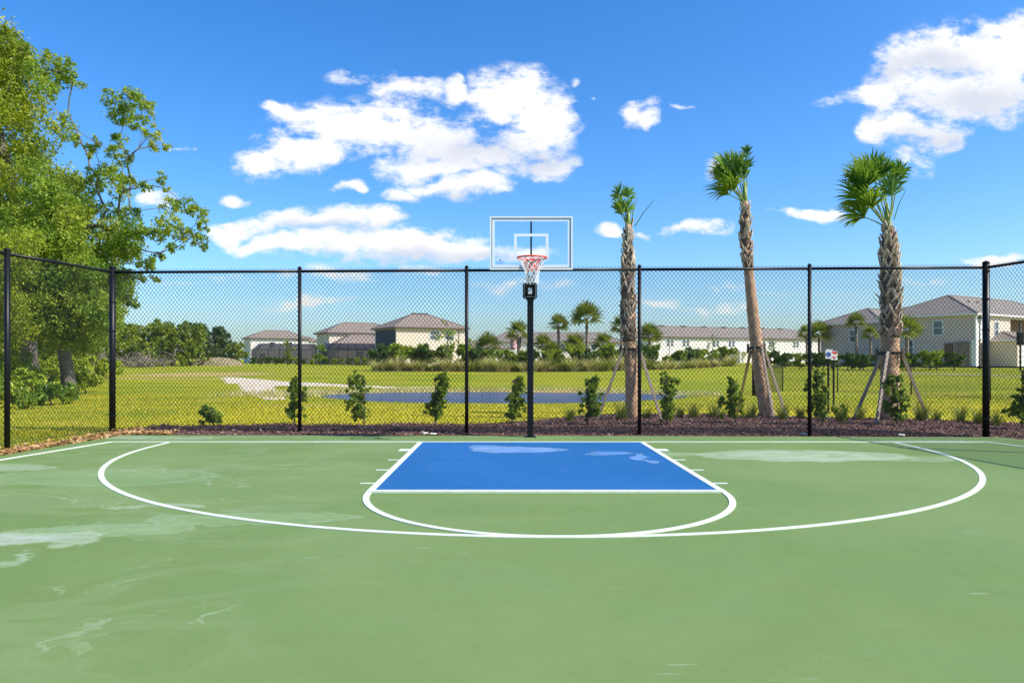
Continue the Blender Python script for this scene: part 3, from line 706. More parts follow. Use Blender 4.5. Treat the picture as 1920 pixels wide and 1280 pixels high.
# dead brush and spoil heap before the wood line
x, y = X(245, 88), 88; z = GZ(x, y); mb = MB()
for k in range(150):
    p = Vector((random.uniform(-4.2, 4.2), random.uniform(-1.5, 1.5), random.uniform(0, .9))); a = random.uniform(0, 6.28); L = random.uniform(1, 3)
    q_ = p+Vector((math.cos(a)*L, math.sin(a)*L*.6, random.uniform(.1, 1.4))); m_ = p.lerp(q_, .5)+Vector((0, 0, random.uniform(-.2, .4)))
    mb.tube([p, m_, q_], [.045, .03, .012], 5)
tag(mb.build('brush_pile', M['dead']), 'tangled heap of grey dead branches before the wood line', 'brush pile').location = (x, y, z)
x, y = X(402, 100), 100; z = GZ(x, y); V_ = []; F_ = []; n = 36; mgrid = 14
for j in range(mgrid):
    for i in range(n):
        u, v = i/(n-1)*2-1, j/(mgrid-1)*2-1; hh = max(0, 1-(u*u)**1.2-v*v)
        V_.append((u*3.9, v*2.2, 1.1*hh**.5+random.uniform(-.12, .12)*(hh > 0)-.05))
F_ = [(j*n+i, j*n+i+1, (j+1)*n+i+1, (j+1)*n+i) for j in range(mgrid-1) for i in range(n-1)]
me = bpy.data.meshes.new('mound'); me.from_pydata(V_, [], F_)
o = tag(link('soil_mound', me, mat('soil_rubble', (.32, .23, .15), .95, (1.5, (.16, .17, .05), .9), bump=(3, .8))), 'low heap of pale soil and rubble left of the white house', 'mound'); o.location = (x, y, z)

# ------------------------------------------------------------------ shrubs behind the fence
def young_shrub(x, y, h, w_, label, seed, sparse=1.0):
    r_ = np.random.default_rng(seed); rs = random.Random(seed); z = GZ(x, y); cl = []
    n = int(38*h)+8
    lx0, ly0, pk = rs.uniform(-.18, .18), rs.uniform(-.05, .05), rs.uniform(.7, 1.0); lob = [(rs.uniform(.2, .8), rs.uniform(0, 6.28)) for _ in range(4)]
    for i in range(n):
        f = .16+.80*i/(n-1); prof = math.sin(math.pi*min(1, (f*.80+.20)*pk+.04))**.6; a = rs.uniform(0, 6.28)
        for lf, la in lob: prof *= 1+.45*math.exp(-((f-lf)/.10)**2)*math.cos(a-la)
        q_ = w_*.48*prof*rs.uniform(.1, 1)
        cl.append((x+q_*math.cos(a)+lx0*f, y+q_*math.sin(a)+ly0*f, z+h*f, rs.uniform(.055, .11)*(.7+.5*prof)))
    root = empty('young_shrub', (x, y, z), label=label, cat='shrub', group='young shrubs planted along the back fence')
    b0 = Vector((x, y, z)); c2 = [(a-b0.x, b-b0.y, c-b0.z, R_) for a, b, c, R_ in cl]
    skeleton([(0, 0, -.05), (0, 0, h*.15), (.01, 0, h*.45), (0, 0, h*.9)], c2, .016, tip=.0035, n=6).build('stem', M['twig'], root, True)
    V, Fc = leaf_quads(clump_points(c2, -(70*sparse), r_, shell=.3, flat=1.0), .066, r_, .5, up=(.8, .1))
    link('foliage', npmesh('shrub_leaves', V, Fc), M['shrub'], root)
sh = [(400,.36,.42,'tiny dark shrub nearest the left corner of the back fence',1.0,14.9),
      (552,.98,.40,'green shrub beside the second fence post from the left',1,15.2),
      (683,1.07,.44,'open leafy shrub in the gap left of the pond, third from the left',.8,15.3),
      (816,1.10,.36,'narrow upright shrub just left of the middle fence post',1.1,15.4),
      (960,.98,.44,'rounded shrub just left of the hoop pole',1,15.3),
      (1102,1.0,.40,'green shrub between the hoop pole and the first palm',1,15.0),
      (1250,1.0,.42,'leafy shrub at the foot of the right strut of the first palm',.8,14.9),
      (1378,.95,.46,'shrub at the foot of the left strut of the leaning palm',1,15.4),
      (1543,1.12,.56,'bushy shrub beside the fence post between the second and third palms',1.3,14.9),
      (1682,1.02,.46,'dark leafy shrub in front of the thick third palm trunk',1.2,15.0),
      (1916,1.25,.40,'shrub at the right picture edge beyond the corner post',1.1,14.0)]
for i, (px, h, w_, lb, sp_, d) in enumerate(sh): young_shrub(X(px, d), d, h, w_, lb, 100+i, sp_)

def blades(n, h, spread, lean, wd, r_, seg=3):
    """grass clump: arching strips from one base"""
    V = []; Fc = []
    for i in range(n):
        a = r_.uniform(0, 6.283); b_ = spread*np.sqrt(r_.uniform()); x0, y0 = b_*math.cos(a), b_*math.sin(a)
        a2 = a+r_.normal()*.5; L = h*r_.uniform(.6, 1.1); ln = lean*r_.uniform(.2, 1.1)
        dx, dy = math.cos(a2), math.sin(a2); sx_, sy_ = -dy*wd/2, dx*wd/2; k0 = len(V)
        for s_ in range(seg+1):
            f = s_/seg; ww = (1-f)**.7; rr_ = L*ln*f*f*1.0; zz_ = L*(f-.35*ln*f*f*f)
            V += [(x0+dx*rr_-sx_*ww, y0+dy*rr_-sy_*ww, zz_), (x0+dx*rr_+sx_*ww, y0+dy*rr_+sy_*ww, zz_)]
        for s_ in range(seg): Fc.append((k0+2*s_, k0+2*s_+1, k0+2*s_+3, k0+2*s_+2))
    return npmesh('blades', V, Fc)
tv = [blades(150, .42, .09, .8, .008, np.random.default_rng(20+i)) for i in range(3)]
tfs = [(1068,15.9,.9,'grass tuft between the hoop pole and the first palm'),(1166,16.2,1.3,'tall grass tuft at the left foot of the first palm'),(1213,16.6,.8,'small tuft just right of the first palm'),
       (1275,17.2,.9,'tuft behind the shrub right of the first palm'),(1300,17.0,1.1,'tuft left of the shrub under the leaning palm'),(1338,17.2,1.1,'tuft between two shrubs left of the leaning palm'),(1352,16.4,.8,'small tuft by the shrub left of the leaning palm'),
       (1408,16.8,1.1,'tuft directly in front of the leaning palm'),(1468,16.3,1.2,'tuft in front of the right struts of the leaning palm'),(1500,16.9,.9,'tuft between the leaning palm and the fourth fence post'),
       (1578,15.8,1.3,'wide tuft left of the third palm'),(1612,16.2,1.0,'tuft by the left strut of the third palm'),(1728,16.0,1.3,'tuft by the right strut of the third palm'),
       (1800,15.6,1.1,'tuft halfway from third palm to corner post'),(1835,15.3,1.0,'leafy tuft just left of the right corner post'),(1868,14.9,.9,'tuft just right of the right corner post'),(1755,16.3,.9,'faint tuft behind the mulch right of the third palm')]
for i, (px, d, s_, lb) in enumerate(tfs):
    x = X(px, d); o = link('grass_tuft', tv[i % 3], M['tuft']); o.location = (x, d, GZ(x, d)); o.scale = (s_, s_, s_); o.rotation_euler.z = i*1.3
    tag(o, lb, 'grass tuft', 'grass tufts in the mulch bed')

# mulch chips and leaf litter (stuff)
n = 15000; cx_ = rng.uniform(-7.3, 11, n); cy_ = 13.1+rng.uniform(0, 1, n)**1.4*6
k = mulch_w(cx_, cy_) > .4; k &= cy_ > np.interp(cx_, [-7, 2, 8.75, 11], [13.38, 13.22, 13.04, 11.5]); cx_, cy_ = cx_[k], cy_[k]
C = np.stack([cx_, cy_, gz(cx_, cy_)+rng.uniform(.0, .035, len(cx_))], 1); V, Fc = leaf_quads(C, .06, rng, .4, up=(.3, .0))
tag(link('mulch_chips', npmesh('chips', V, Fc), M['chips']), 'red-brown bark mulch chips along the back fence', 'mulch', kind='stuff')
n = 3800; ty = rng.uniform(5, 13.9, n); edge = np.interp(ty, [5, 6, 10.55, 13.36, 14], [-8.1, -7.9, -7.28, -7.0, -6.9])
tx = edge-np.abs(rng.normal(0, .20, n))+.05; n2 = 500; t2 = rng.uniform(-7.2, -6.1, n2); y2 = 13.35+np.abs(rng.normal(0, .12, n2)); tx = np.r_[tx, t2]; ty = np.r_[ty, y2]
C = np.stack([tx, ty, np.maximum(gz(tx, ty), -.01)+rng.uniform(.01, .06, len(tx))], 1); V, Fc = leaf_quads(C, .075, rng, .55, up=(.3, 0))
tag(link('leaf_litter', npmesh('litter', V, Fc), M['litter']), 'dry orange-brown fallen leaves along the left edge of the court', 'leaf litter', kind='stuff')
# lawn blades (stuff)
n = 42000; ly = 13.5+rng.uniform(0, 1, n)**1.5*20; lx_ = rng.uniform(-.74, .74, n)*ly
side = rng.uniform(0, 1, n) < .12; ly[side] = rng.uniform(8, 14, side.sum()); lx_[side] = -7.5-rng.uniform(0, 4, side.sum())-(14-ly[side])*.12
sr = rng.uniform(0, 1, n) < .08; ly[sr] = rng.uniform(9, 14, sr.sum()); lx_[sr] = 9.4+rng.uniform(0, 3, sr.sum())+(13.5-ly[sr])*.2
k = (mulch_w(lx_, ly) < .3) & (pond_e(lx_, ly) > 1.08); lx_, ly = lx_[k], ly[k]; n = len(lx_)
zz_ = gz(lx_, ly); a = rng.uniform(0, 6.28, n); hgt = rng.uniform(.015, .04, n)*(1+ly/40); wdt = .010*(1+ly/18)
dx, dy = np.cos(a)*wdt, np.sin(a)*wdt; tx_, ty_ = rng.normal(0, .02, n), rng.normal(0, .02, n)
V = np.stack([np.stack([lx_-dx, ly-dy, zz_-.01], 1), np.stack([lx_+dx, ly+dy, zz_-.01], 1), np.stack([lx_+tx_, ly+ty_, zz_+hgt], 1)], 1).reshape(-1, 3)
tag(link('lawn_grass', npmesh('lawn', V, np.arange(n*3).reshape(n, 3)), M['lawnb']), 'short yellow-green lawn grass around the pond', 'grass', kind='stuff')
# bank grass (stuff)
n = 2600; a = rng.uniform(-.2, 3.6, n); rr_ = rng.uniform(1.05, 1.32, n); bx = -.6+7.9*rr_*np.cos(a); by = 33.4+4.5*rr_*np.sin(a)
ex = rng.uniform(-13, -8, 500); ey = rng.uniform(31, 37, 500); bx = np.r_[bx, ex]; by = np.r_[by, ey]; n = len(bx)
bz = gz(bx, by); hgt = rng.uniform(.08, .3, n); aa = rng.uniform(0, 6.28, n); wdt = .03
V = np.stack([np.stack([bx-np.cos(aa)*wdt, by-np.sin(aa)*wdt, bz-.02], 1), np.stack([bx+np.cos(aa)*wdt, by+np.sin(aa)*wdt, bz-.02], 1), np.stack([bx+rng.normal(0, .06, n), by+rng.normal(0, .06, n), bz+hgt], 1)], 1).reshape(-1, 3)
tag(link('bank_grass', npmesh('bank', V, np.arange(n*3).reshape(n, 3)), M['tan']), 'dry tan grass on the pond bank', 'grass', kind='stuff')

# ------------------------------------------------------------------ cabbage palms
def fan_frond(p0, d0, L, fanR, wind, nl=26, spread=110, roll=0, droop=.35, wd=.048, rs=random):
    """petiole curve from p0 along d0 then a fan of folded leaflets swept by the wind; returns (petiole MB, leaflets verts, faces)"""
    d0 = Vector(d0).normalized(); p0 = Vector(p0); w_ = Vector(wind)
    pts = []; 
    for s_ in range(6):
        f = s_/5; pts.append(p0+d0*L*f+w_*(.28*L*f*f)+Vector((0, 0, -.10*L*f*f)))
    pet = MB(); pet.tube(pts, [.020, .017, .014, .012, .011, .009], 5)
    ax = (pts[-1]-pts[-2]).normalized(); side = ax.cross(Vector((0, 0, 1)))
    if side.length < .1: side = ax.cross(Vector((1, 0, 0)))
    side = (Matrix.Rotation(roll, 3, ax) @ side.normalized()); nrm = side.cross(ax)
    V = []; Fc = []
    for i in range(nl):
        th = R(-spread+2*spread*i/(nl-1)+rs.uniform(-3, 3)); Ld = fanR*(1-.25*abs(i/(nl-1)*2-1)**2)*rs.uniform(.88, 1.08)
        base = pts[-1]-ax*.12*rs.random(); dr = (ax*math.cos(th)+side*math.sin(th)+nrm*.22).normalized(); k0 = len(V)
        q_ = base.copy(); NS = 6
        wv_ = dr.cross(nrm).normalized()
        for s_ in range(NS+1):
            f = s_/NS; ww = wd*(.35+1.3*f if f < .45 else (1-f)**.8*1.5)*.62
            fold = nrm*ww*.55
            V += [tuple(q_-wv_*ww+fold), tuple(q_), tuple(q_+wv_*ww+fold)]
            dr = (dr+w_*(.55*f/NS*3)+Vector((0, 0, -1))*(droop*f*f*3/NS)).normalized(); q_ = q_+dr*(Ld/NS)
        for s_ in range(NS):
            a_ = k0+3*s_; Fc += [(a_, a_+1, a_+4, a_+3), (a_+1, a_+2, a_+5, a_+4)]
    return pet, V, Fc
def palm(base, line, rads, boots, fronds, wind, label, seed, bootden=1.0, spikes=()):
    rs = random.Random(seed); b0 = Vector(base); root = empty('cabbage_palm', base, label=label, cat='palm tree', group='newly planted palms behind the fence')
    ln = [Vector(p)-b0 for p in line]
    # resample the trunk
    pts = []; rad = []
    for i in range(len(ln)-1):
        m_ = max(2, int((ln[i+1]-ln[i]).length/.07))
        for s_ in range(m_):
            f = s_/m_; ff = f*f*(3-2*f)*.3+f*.7; pts.append(ln[i].lerp(ln[i+1], f)); rad.append((rads[i]*(1-ff)+rads[i+1]*ff)*(1+.05*math.sin(len(pts)*1.9)*rs.uniform(.3, 1)))
    pts.append(ln[-1]); rad.append(rads[-1])
    MB().tube(pts, rad, 18, jit=.05).build('trunk', M['ptrunk'], root, True)
    # dark fibre sleeve, then the leaf bases left on the trunk, criss-crossing
    sl = [(p_, r_*1.03) for p_, r_ in zip(pts, rad) if boots[0]-.05 < p_.z < boots[1]+.02]
    MB().tube([p_ for p_, _ in sl], [r_ for _, r_ in sl], 18, jit=.06).build('fibre_sleeve', M['fibre'], root, True)
    z0, z1 = boots; bt = MB(); n = int((z1-z0)/.030*bootden); 
    for i in range(n):
        z = z0+(z1-z0)*(i+rs.uniform(-.5, .5))/n; j = min(range(len(pts)), key=lambda k_: abs(pts[k_].z-z)); c = pts[j]; r_ = rad[j]
        a = i*2.399963+rs.uniform(-.6, .6)
        if rs.random() < .14: continue
        out = Vector((math.cos(a), math.sin(a), 0)); tan = Vector((-out.y, out.x, 0))
        L = rs.uniform(.07, .25)*(.7 if z > z1-.25 else 1); lean = rs.uniform(.05, .30)+(.35 if rs.random() < .12 else 0); wb, wt_ = rs.uniform(.06, .10)*r_/.16, rs.uniform(.022, .036)
        for sgn in (-1, 1):        # the two halves of a split boot
            pA = c+out*(r_*.94)+tan*sgn*wb*.95+Vector((0, 0, -.05)); pB = c+out*(r_+.03)+tan*sgn*wb*.35+Vector((0, 0, L*.5)); pC = c+out*(r_+L*lean+.02)+tan*sgn*rs.uniform(-.01, .03)+Vector((0, 0, L))
            th = .012
            v0 = len(bt.v)
            for p_, w2 in ((pA, wt_*.8), (pB, wt_), (pC, wt_*.55)):
                bt.v += [tuple(p_-tan*w2), tuple(p_+tan*w2), tuple(p_+tan*w2*.8+out*th*1.6), tuple(p_-tan*w2*.8+out*th*1.6)]
            for q_ in range(2):
                for e_ in range(4): bt.f.append((v0+q_*4+e_, v0+q_*4+(e_+1) % 4, v0+q_*4+4+(e_+1) % 4, v0+q_*4+4+e_))
            bt.f.append((v0+8, v0+9, v0+10, v0+11)); bt.f.append((v0+3, v0+2, v0+1, v0))
    bt.build('leaf_bases', M['boot'], root)
    top = pts[-1]
    bud = MB(); bud.tube([top-Vector((0, 0, .15)), top+Vector((0, 0, .15)), top+Vector((0, 0, .5))], [rads[-1]*1.0, rads[-1]*.75, .02], 10); bud.build('crown_shaft', M['petiole'], root, True)
    for (az, tilt, L, fr_, roll, spread, nl) in fronds:
        d0 = Vector((math.sin(tilt)*math.cos(az), math.sin(tilt)*math.sin(az), math.cos(tilt)))
        pet, V, Fc = fan_frond(top+Vector((d0.x, d0.y, 0))*.08, d0, L, fr_, wind, nl, spread, roll, droop=.5+1.1*max(0, tilt-.3), rs=rs)
        fo = link('frond', npmesh('frond', V, Fc), M['palm'], root); pet.build('petiole', M['petiole'], fo)
    for (q0, q1) in spikes:
        MB().tube([Vector(q0)-b0, (Vector(q0)+Vector(q1))/2-b0+Vector((-.02, 0, .02)), Vector(q1)-b0], [.012, .010, .005], 5).build('spear_leaf', M['palm'], root)
    return root
def gp(px, d): x = X(px, d); return Vector((x, d, GZ(x, d)))
d1 = 17.0
palm(gp(1187, d1), [gp(1187, d1)-Vector((0, 0, .1)), P(1184, 700, d1), P(1180, 640, d1), P(1177, 540, d1), P(1178, 470, d1), P(1178, 422, d1)], [.17, .145, .145, .15, .11, .068], (1.75, 4.45),
     [(3.0, .28, .50, .38, .6, 80, 16), (2.8, .16, .85, .32, 1.2, 95, 16), (3.3, .42, .38, .40, .2, 70, 14), (0.6, .10, .80, .30, -.5, 85, 14), (4.7, .20, .45, .34, .9, 80, 14), (1.4, .25, .45, .32, 0, 80, 12)],
     (-.35, .05, 0), 'shortest palm with a tiny ragged crown, nearest the basketball hoop', 31, 1.0, spikes=[(P(1190, 425, d1), P(1227, 375, d1)), (P(1183, 420, d1), P(1196, 370, d1))])
d2 = 18.4
palm(gp(1440, d2), [gp(1440, d2)-Vector((0, 0, .1)), P(1424, 690, d2), P(1413, 600, d2), P(1404, 510, d2), P(1397, 440, d2), P(1397, 378, d2)], [.19, .165, .14, .115, .125, .075], (3.7, 5.35),
     [(3.1, .34, .95, .58, .9, 95, 28), (2.8, .48, .85, .60, .3, 90, 28), (3.5, .22, 1.05, .50, 1.4, 95, 26), (3.0, .62, .70, .62, .1, 85, 26), (3.3, .42, 1.0, .58, -.6, 90, 26),
      (2.2, .08, .95, .46, .4, 85, 22), (4.4, .12, .9, .5, .8, 85, 24), (.1, .13, 1.40, .28, 1.2, 70, 16), (3.7, .80, .5, .6, .4, 80, 24), (5.2, .08, .75, .4, 0, 70, 18), (2.6, .30, .7, .55, .8, 80, 22), (3.2, 1.0, .45, .7, .2, 75, 22)],
     (-.42, .05, 0), 'leaning palm with its windblown crown swept to the left, middle of the three palms', 32, .9)
d3 = 16.3
palm(gp(1667, d3), [gp(1667, d3)-Vector((0, 0, .1)), P(1668, 700, d3), P(1670, 620, d3), P(1670, 540, d3), P(1667, 480, d3), P(1664, 424, d3)], [.215, .19, .185, .195, .165, .09], (1.85, 4.3),
     [(3.1, .30, 1.30, .62, .5, 100, 32), (2.8, .14, 1.45, .55, 1.2, 95, 32), (3.4, .42, 1.12, .66, .2, 95, 30), (3.0, .55, .85, .70, .7, 90, 30), (2.7, .42, 1.15, .64, -.4, 90, 30),
      (4.2, .10, 1.30, .52, .3, 90, 28), (1.8, .08, 1.35, .50, .9, 90, 26), (.1, .28, 1.42, .38, 1.0, 95, 26), (5.6, .20, 1.15, .42, -.5, 85, 22), (3.6, .72, .65, .75, .2, 85, 26), (4.9, .30, .85, .50, .5, 80, 22), (.9, .12, 1.05, .45, .2, 80, 20),
      (2.9, .95, .50, .72, .5, 80, 24)],
     (-.40, .05, 0), 'thickest palm with the fullest green crown, rightmost of the three palms', 33, 1.1, spikes=[(P(1676, 412, d3), P(1698, 357, d3))])
def brace(ends, top, d, label, band):
    root = empty('palm_brace', gp(top[0], d), label=label, cat='palm brace', group='timber braces holding the new palms'); b0 = Vector(root.location)
    for (px0, py0, dd0, px1, py1, dd1) in ends:
        a = P(px0, py0, dd0)-b0; q_ = P(px1, py1, dd1); q_.z = GZ(q_.x, q_.y)-.03; q_ -= b0
        MB().beam(a, q_, .055).build('strut', M['lumber'], root)
    c = P(*band[:2], d)-b0; r_ = band[2]
    MB().tube([c-Vector((0, 0, .03)), c+Vector((0, 0, .03))], r_, 20, cap=False).build('strap', M['postblack'], root)
    for k_ in range(5):
        a = k_*1.256+.4; q_ = c+Vector((math.cos(a), math.sin(a), 0))*(r_+.02)
        MB().box(q_.x-.028, q_.y-.02, q_.z-.13, q_.x+.028, q_.y+.02, q_.z+.10).build('batten', M['twig'], root)
brace([(1168, 655, 16.85, 1121, 766, 16.9), (1199, 655, 16.9, 1241, 772, 16.4), (1184, 655, 17.2, 1200, 745, 18.9)], (1184, 700), 17.0, 'wooden strut brace around the first palm, nearest the hoop', (1181, 655, .19))
brace([(1408, 655, 18.3, 1382, 715, 20.5), (1428, 650, 18.2, 1450, 770, 17.6), (1433, 655, 18.4, 1476, 768, 18.0)], (1420, 700), 18.4, 'wooden strut brace around the leaning middle palm', (1419, 652, .19))
brace([(1652, 668, 16.2, 1600, 783, 16.7), (1664, 660, 16.0, 1643, 800, 15.2), (1690, 660, 16.3, 1742, 787, 16.5)], (1668, 700), 16.3, 'wooden strut brace around the rightmost thick palm', (1669, 662, .25))

# ------------------------------------------------------------------ far palms
def far_palm_mesh(seed, hgt, cr, n=18, dr=.9):
    r_ = random.Random(seed); V = []; Fc = []
    for i in range(n):
        az = i*2.4+r_.uniform(-.3, .3); tilt = .1+1.95*(i/n)+r_.uniform(-.15, .15)
        d0 = Vector((math.sin(tilt)*math.cos(az), math.sin(tilt)*math.sin(az), math.cos(tilt)))
        _, v, f = fan_frond(Vector((0, 0, hgt)), d0, cr*.38, cr*.58, (-.02, 0, 0), 13, 110, r_.uniform(-.9, .9), dr, .11, r_)
        k_ = len(V); V += v; Fc += [tuple(k_+q_ for q_ in ff) for ff in f]
    return npmesh('far_crown', V, Fc)
fcrown = [(far_palm_mesh(50+i, 0, 1.9, 20+2*i)) for i in range(3)]
def far_palm(px, pt, d, cr, label, v=0, tr=.15):
    x = X(px, d); z = GZ(x, d); h = P(px, pt, d).z-z-cr*.55
    root = empty('far_palm', (x, d, z), label=label, cat='palm tree', group='small far palms among the houses')
    MB().tube([(0, 0, -.2), (.05, 0, h*.4), (0, 0, h)], [tr*1.2, tr, tr*1.1], 8, jit=.1).build('trunk', M['ftrunk'], root, True)
    c = link('crown', fcrown[v], M['palmf'], root); c.location = (0, 0, h); s_ = cr/1.9; c.scale = (s_, s_, s_)
fpl = [(972,606,74,1.9,'palm partly hidden by the hoop pole, beside the flag'),(1047,594,80,1.7,'small round-headed palm just right of the hoop pole'),(1100,573,78,2.4,'tallest far palm, between the hoop pole and first near palm'),
 (1165,596,84,1.9,'palm peeking out left of the first near palm trunk'),(1218,612,80,2.0,'palm at the left end of the long cream building'),(1535,608,96,2.4,'palm just right of the fourth fence post'),(1512,612,108,1.9,'palm just left of the palm by the fourth post'),
 (1548,622,112,1.6,'low palm beyond the palm by the fourth post'),(1605,591,86,1.6,'slim dark palm left of the grey building'),(1632,614,84,1.4,'short palm at the left corner of the grey building'),(1700,598,66,1.9,'palm right behind the thick near palm trunk'),
 (915,630,72,1.9,'low palm left of the flag'),(1078,630,72,1.9,'low bushy palm below the tallest far palm'),(1018,632,72,1.5,'low palm right of the hoop pole'),(1035,645,70,1.3,'lowest palm in the planting bed'),(1132,628,73,1.6,'low palm left of the first near palm')]
for i, (px, pt, d, cr, lb) in enumerate(fpl): far_palm(px, pt, d, cr, lb, i % 3)

# ------------------------------------------------------------------ planting bed, hedges
bed = lambda px: float(np.interp(px, [700, 1130, 1250, 1380], [63, 65, 71, 84]))
gv = [blades(170, 1.15, .28, .95, .045, np.random.default_rng(70+i)) for i in range(3)]
gv2 = [blades(150, 1.0, .34, 1.0, .05, np.random.default_rng(75+i)) for i in range(3)]
for m_ in gv: m_.materials.append(M['tan'])
for m_ in gv2: m_.materials.append(M['tangreen'])
lmk = [(760,'left end of the far planting bed'),(830,'in front of the two-storey cream house'),(900,'by the thin young tree'),(985,'left of the hoop pole'),(1060,'right of the hoop pole'),(1160,'left of the first near palm'),(1290,'below the long cream building'),(1500,'right end of the far planting bed')]
def lmk_of(px): return next(l for k_, l in lmk if px < k_)
i = 0; px = 706
while px < 1372:
    d = bed(px)+1.2+random.uniform(-.4, .6); x = X(px, d); s_ = random.choice((.6, .85, 1.0, 1.1, 1.35))*random.uniform(.9, 1.1)*(1.1 if px < 1200 else 1.0)
    o = link('ornamental_grass', (gv if i % 5 != 2 else gv2)[i % 3], None); o.location = (x, d, GZ(x, d)); o.scale = (s_*1.15, s_*1.15, s_); o.rotation_euler.z = i*1.7
    tag(o, 'tan ornamental grass clump, '+lmk_of(px), 'ornamental grass', 'tan grasses fronting the far planting bed'); i += 1; px += random.uniform(11, 21)
def hedge_var(seed, h, w_, m_, size=.20, n=16):
    r_ = random.Random(seed); cl = [(r_.uniform(-w_*.36, w_*.36), r_.uniform(-w_*.3, w_*.3), h*r_.uniform(.2, .86), r_.uniform(.2, .34)*w_*.6) for _ in range(n)]
    st_ = skeleton([(0, 0, -.1), (0, 0, h*.2), (0, 0, h*.4)], cl, .05, tip=.012).mesh('stem')
    V, Fc = leaf_quads(clump_points(cl, -240, np.random.default_rng(seed)), size, rng, .45, up=(.9, .2)); return st_, npmesh('foliage', V, Fc), m_
hv = [hedge_var(80+i, 1.75, 1.7, M['hedge']) for i in range(3)]+[hedge_var(90+i, 1.75, 1.7, M['hedged']) for i in range(2)]
def hshrub(x, y, s_, v, label, group, sz=1):
    root = empty('hedge_shrub', (x, y, GZ(x, y)), random.uniform(0, 6), label=label, cat='shrub', group=group)
    a = link('stem', hv[v][0], M['twig'], root); b_ = link('foliage', hv[v][1], hv[v][2], root)
    for o in (a, b_): o.scale = (s_, s_, s_*sz)
px = 712; i = 0
while px < 1370:
    d = bed(px)+4.5+random.uniform(-.6, .9); hs = 1.4 if px < 880 else random.choice((1.15, 1.3, 1.45))
    if 1235 < px < 1262: hs = .8
    if not (838 < px < 850):
        hshrub(X(px, d), d, hs, i % 3 if i % 4 else 3, 'leafy green hedge shrub behind the tan grasses, '+lmk_of(px), 'green shrubs in the far planting bed')
    i += 1; px += random.uniform(19, 27)
for j, (pa, pb, da, db, s_, vs, lb, gr) in enumerate([(1432, 1612, 74, 66, .95, (0, 3, 4), 'dark clipped hedge shrub behind the low fence, left of the thick palm', 'hedge shrubs behind the low fence on the left'),
     (1615, 1650, 66, 66, .9, (4, 3), 'hedge shrub behind the low fence directly beside the thick palm trunk', 'hedge shrubs beside the thick palm'),
     (1690, 1806, 66, 66, 1.0, (1, 4, 0), 'green hedge shrub below the shaded side wall of the grey building', 'hedge shrubs under the grey building'),
     (474, 548, 118, 116, .75, (4, 3), 'low dark hedge shrub in front of the first screened patio', 'hedge shrubs by the first screened patio'),
     (556, 702, 112, 108, .62, (0, 4, 1), 'low clipped hedge shrub in front of the second screened patio', 'hedge shrubs by the second screened patio')]):
    px = pa; k_ = 0
    while px <= pb:
        d = da+(db-da)*(px-pa)/(pb-pa); hshrub(X(px, d), d+random.uniform(-.5, .5), s_*random.uniform(.9, 1.1), vs[k_ % len(vs)], lb, gr); k_ += 1; px += 1.15*F/d
def small_tree(px, pt, d, w_, lb, m_=None, n=14, low=.35, dens=24, tr=.07):
    x = X(px, d); z = GZ(x, d); h = P(px, pt, d).z-z; cl = []
    for i in range(n):
        a = random.uniform(0, 6.28); f = random.uniform(low, .95); q_ = w_*.45*random.random()**.5*math.sin(math.pi*min(1, (f-low)/(1-low)*.8+.2))
        cl.append((x+q_*math.cos(a), d+q_*math.sin(a), z+h*f, w_*.17))
    tree('small_tree', (x, d, z), [(x, d, z-.1), (x, d, z+h*.35), (x+.1, d, z+h*.65), (x, d, z+h*.95)], cl, tr, -dens, .2, m_ or M['hedge'], M['twig'], label=lb, cat='tree', group='young trees by the houses')
small_tree(838, 598, 66, 2.3, 'thin sparse young tree in front of the two-storey cream house', M['hedge'], 16, .35, 26, .06)
small_tree(600, 645, 104, 2.3, 'small round yellow-green tree between the two screened patios', M['hedge'], 12, .3, 150)
small_tree(539, 634, 112, 2.4, 'slender green tree in front of the first screened patio', M['hedge'], 14, .1, 130)
small_tree(1335, 622, 73, 1.4, 'thin wispy sapling before the long cream building', M['hedge'], 10, .3, 20, .04)
small_tree(1445, 632, 78, 1.8, 'bare wispy sapling right of the leaning palm', M['hedge'], 10, .3, 20, .04)
small_tree(880, 633, 92, 2.2, 'small bushy tree right of the cream house', M['hedge'], 10, .1, 120)

# ------------------------------------------------------------------ houses
def hiproof(x0, y0, x1, y1, ze, rise, o=.5, th=.18):
    x0 -= o; y0 -= o; x1 += o; y1 += o; w_, dp = x1-x0, y1-y0; mb = MB(); fa = MB()
    if w_ >= dp: r0, r1 = (x0+dp/2, (y0+y1)/2), (x1-dp/2, (y0+y1)/2)
    else: r0, r1 = ((x0+x1)/2, y0+w_/2), ((x0+x1)/2, y1-w_/2)
    z = ze+th; A_, B_, C_, D_ = (x0, y0, z), (x1, y0, z), (x1, y1, z), (x0, y1, z); P0, P1 = (*r0, z+rise), (*r1, z+rise)
    if w_ >= dp: fs = [(A_, B_, P1, P0), (B_, C_, P1), (C_, D_, P0, P1), (D_, A_, P0)]
    else: fs = [(A_, B_, P0), (B_, C_, P1, P0), (C_, D_, P1), (D_, A_, P0, P1)]
    for f in fs: mb.poly(f)
    rg = MB(); rg.tube([P0, P1], .10, 6)
    for c_, p_ in ((A_, P0), (D_, P0 if w_ >= dp else P1), (B_, P1 if w_ >= dp else P0), (C_, P1)): rg.tube([c_, p_], .09, 6)
    fa.box(x0, y0, ze, x1, y1, z-.003); return mb, fa, rg
def roof(root, *a, m_=None, fm=None, **k_):
    mb, fa, rg = hiproof(*a, **k_); ro = mb.build('roof', m_ or M['roof'], root); fa.build('fascia', fm or M['fascia'], ro); rg.build('ridge_tiles', m_ or M['roof'], ro); return ro
def walls(root, x0, y0, x1, y1, z0, z1, m_, name='wall'): return MB().box(x0, y0, z0, x1, y1, z1).build(name, m_, root)
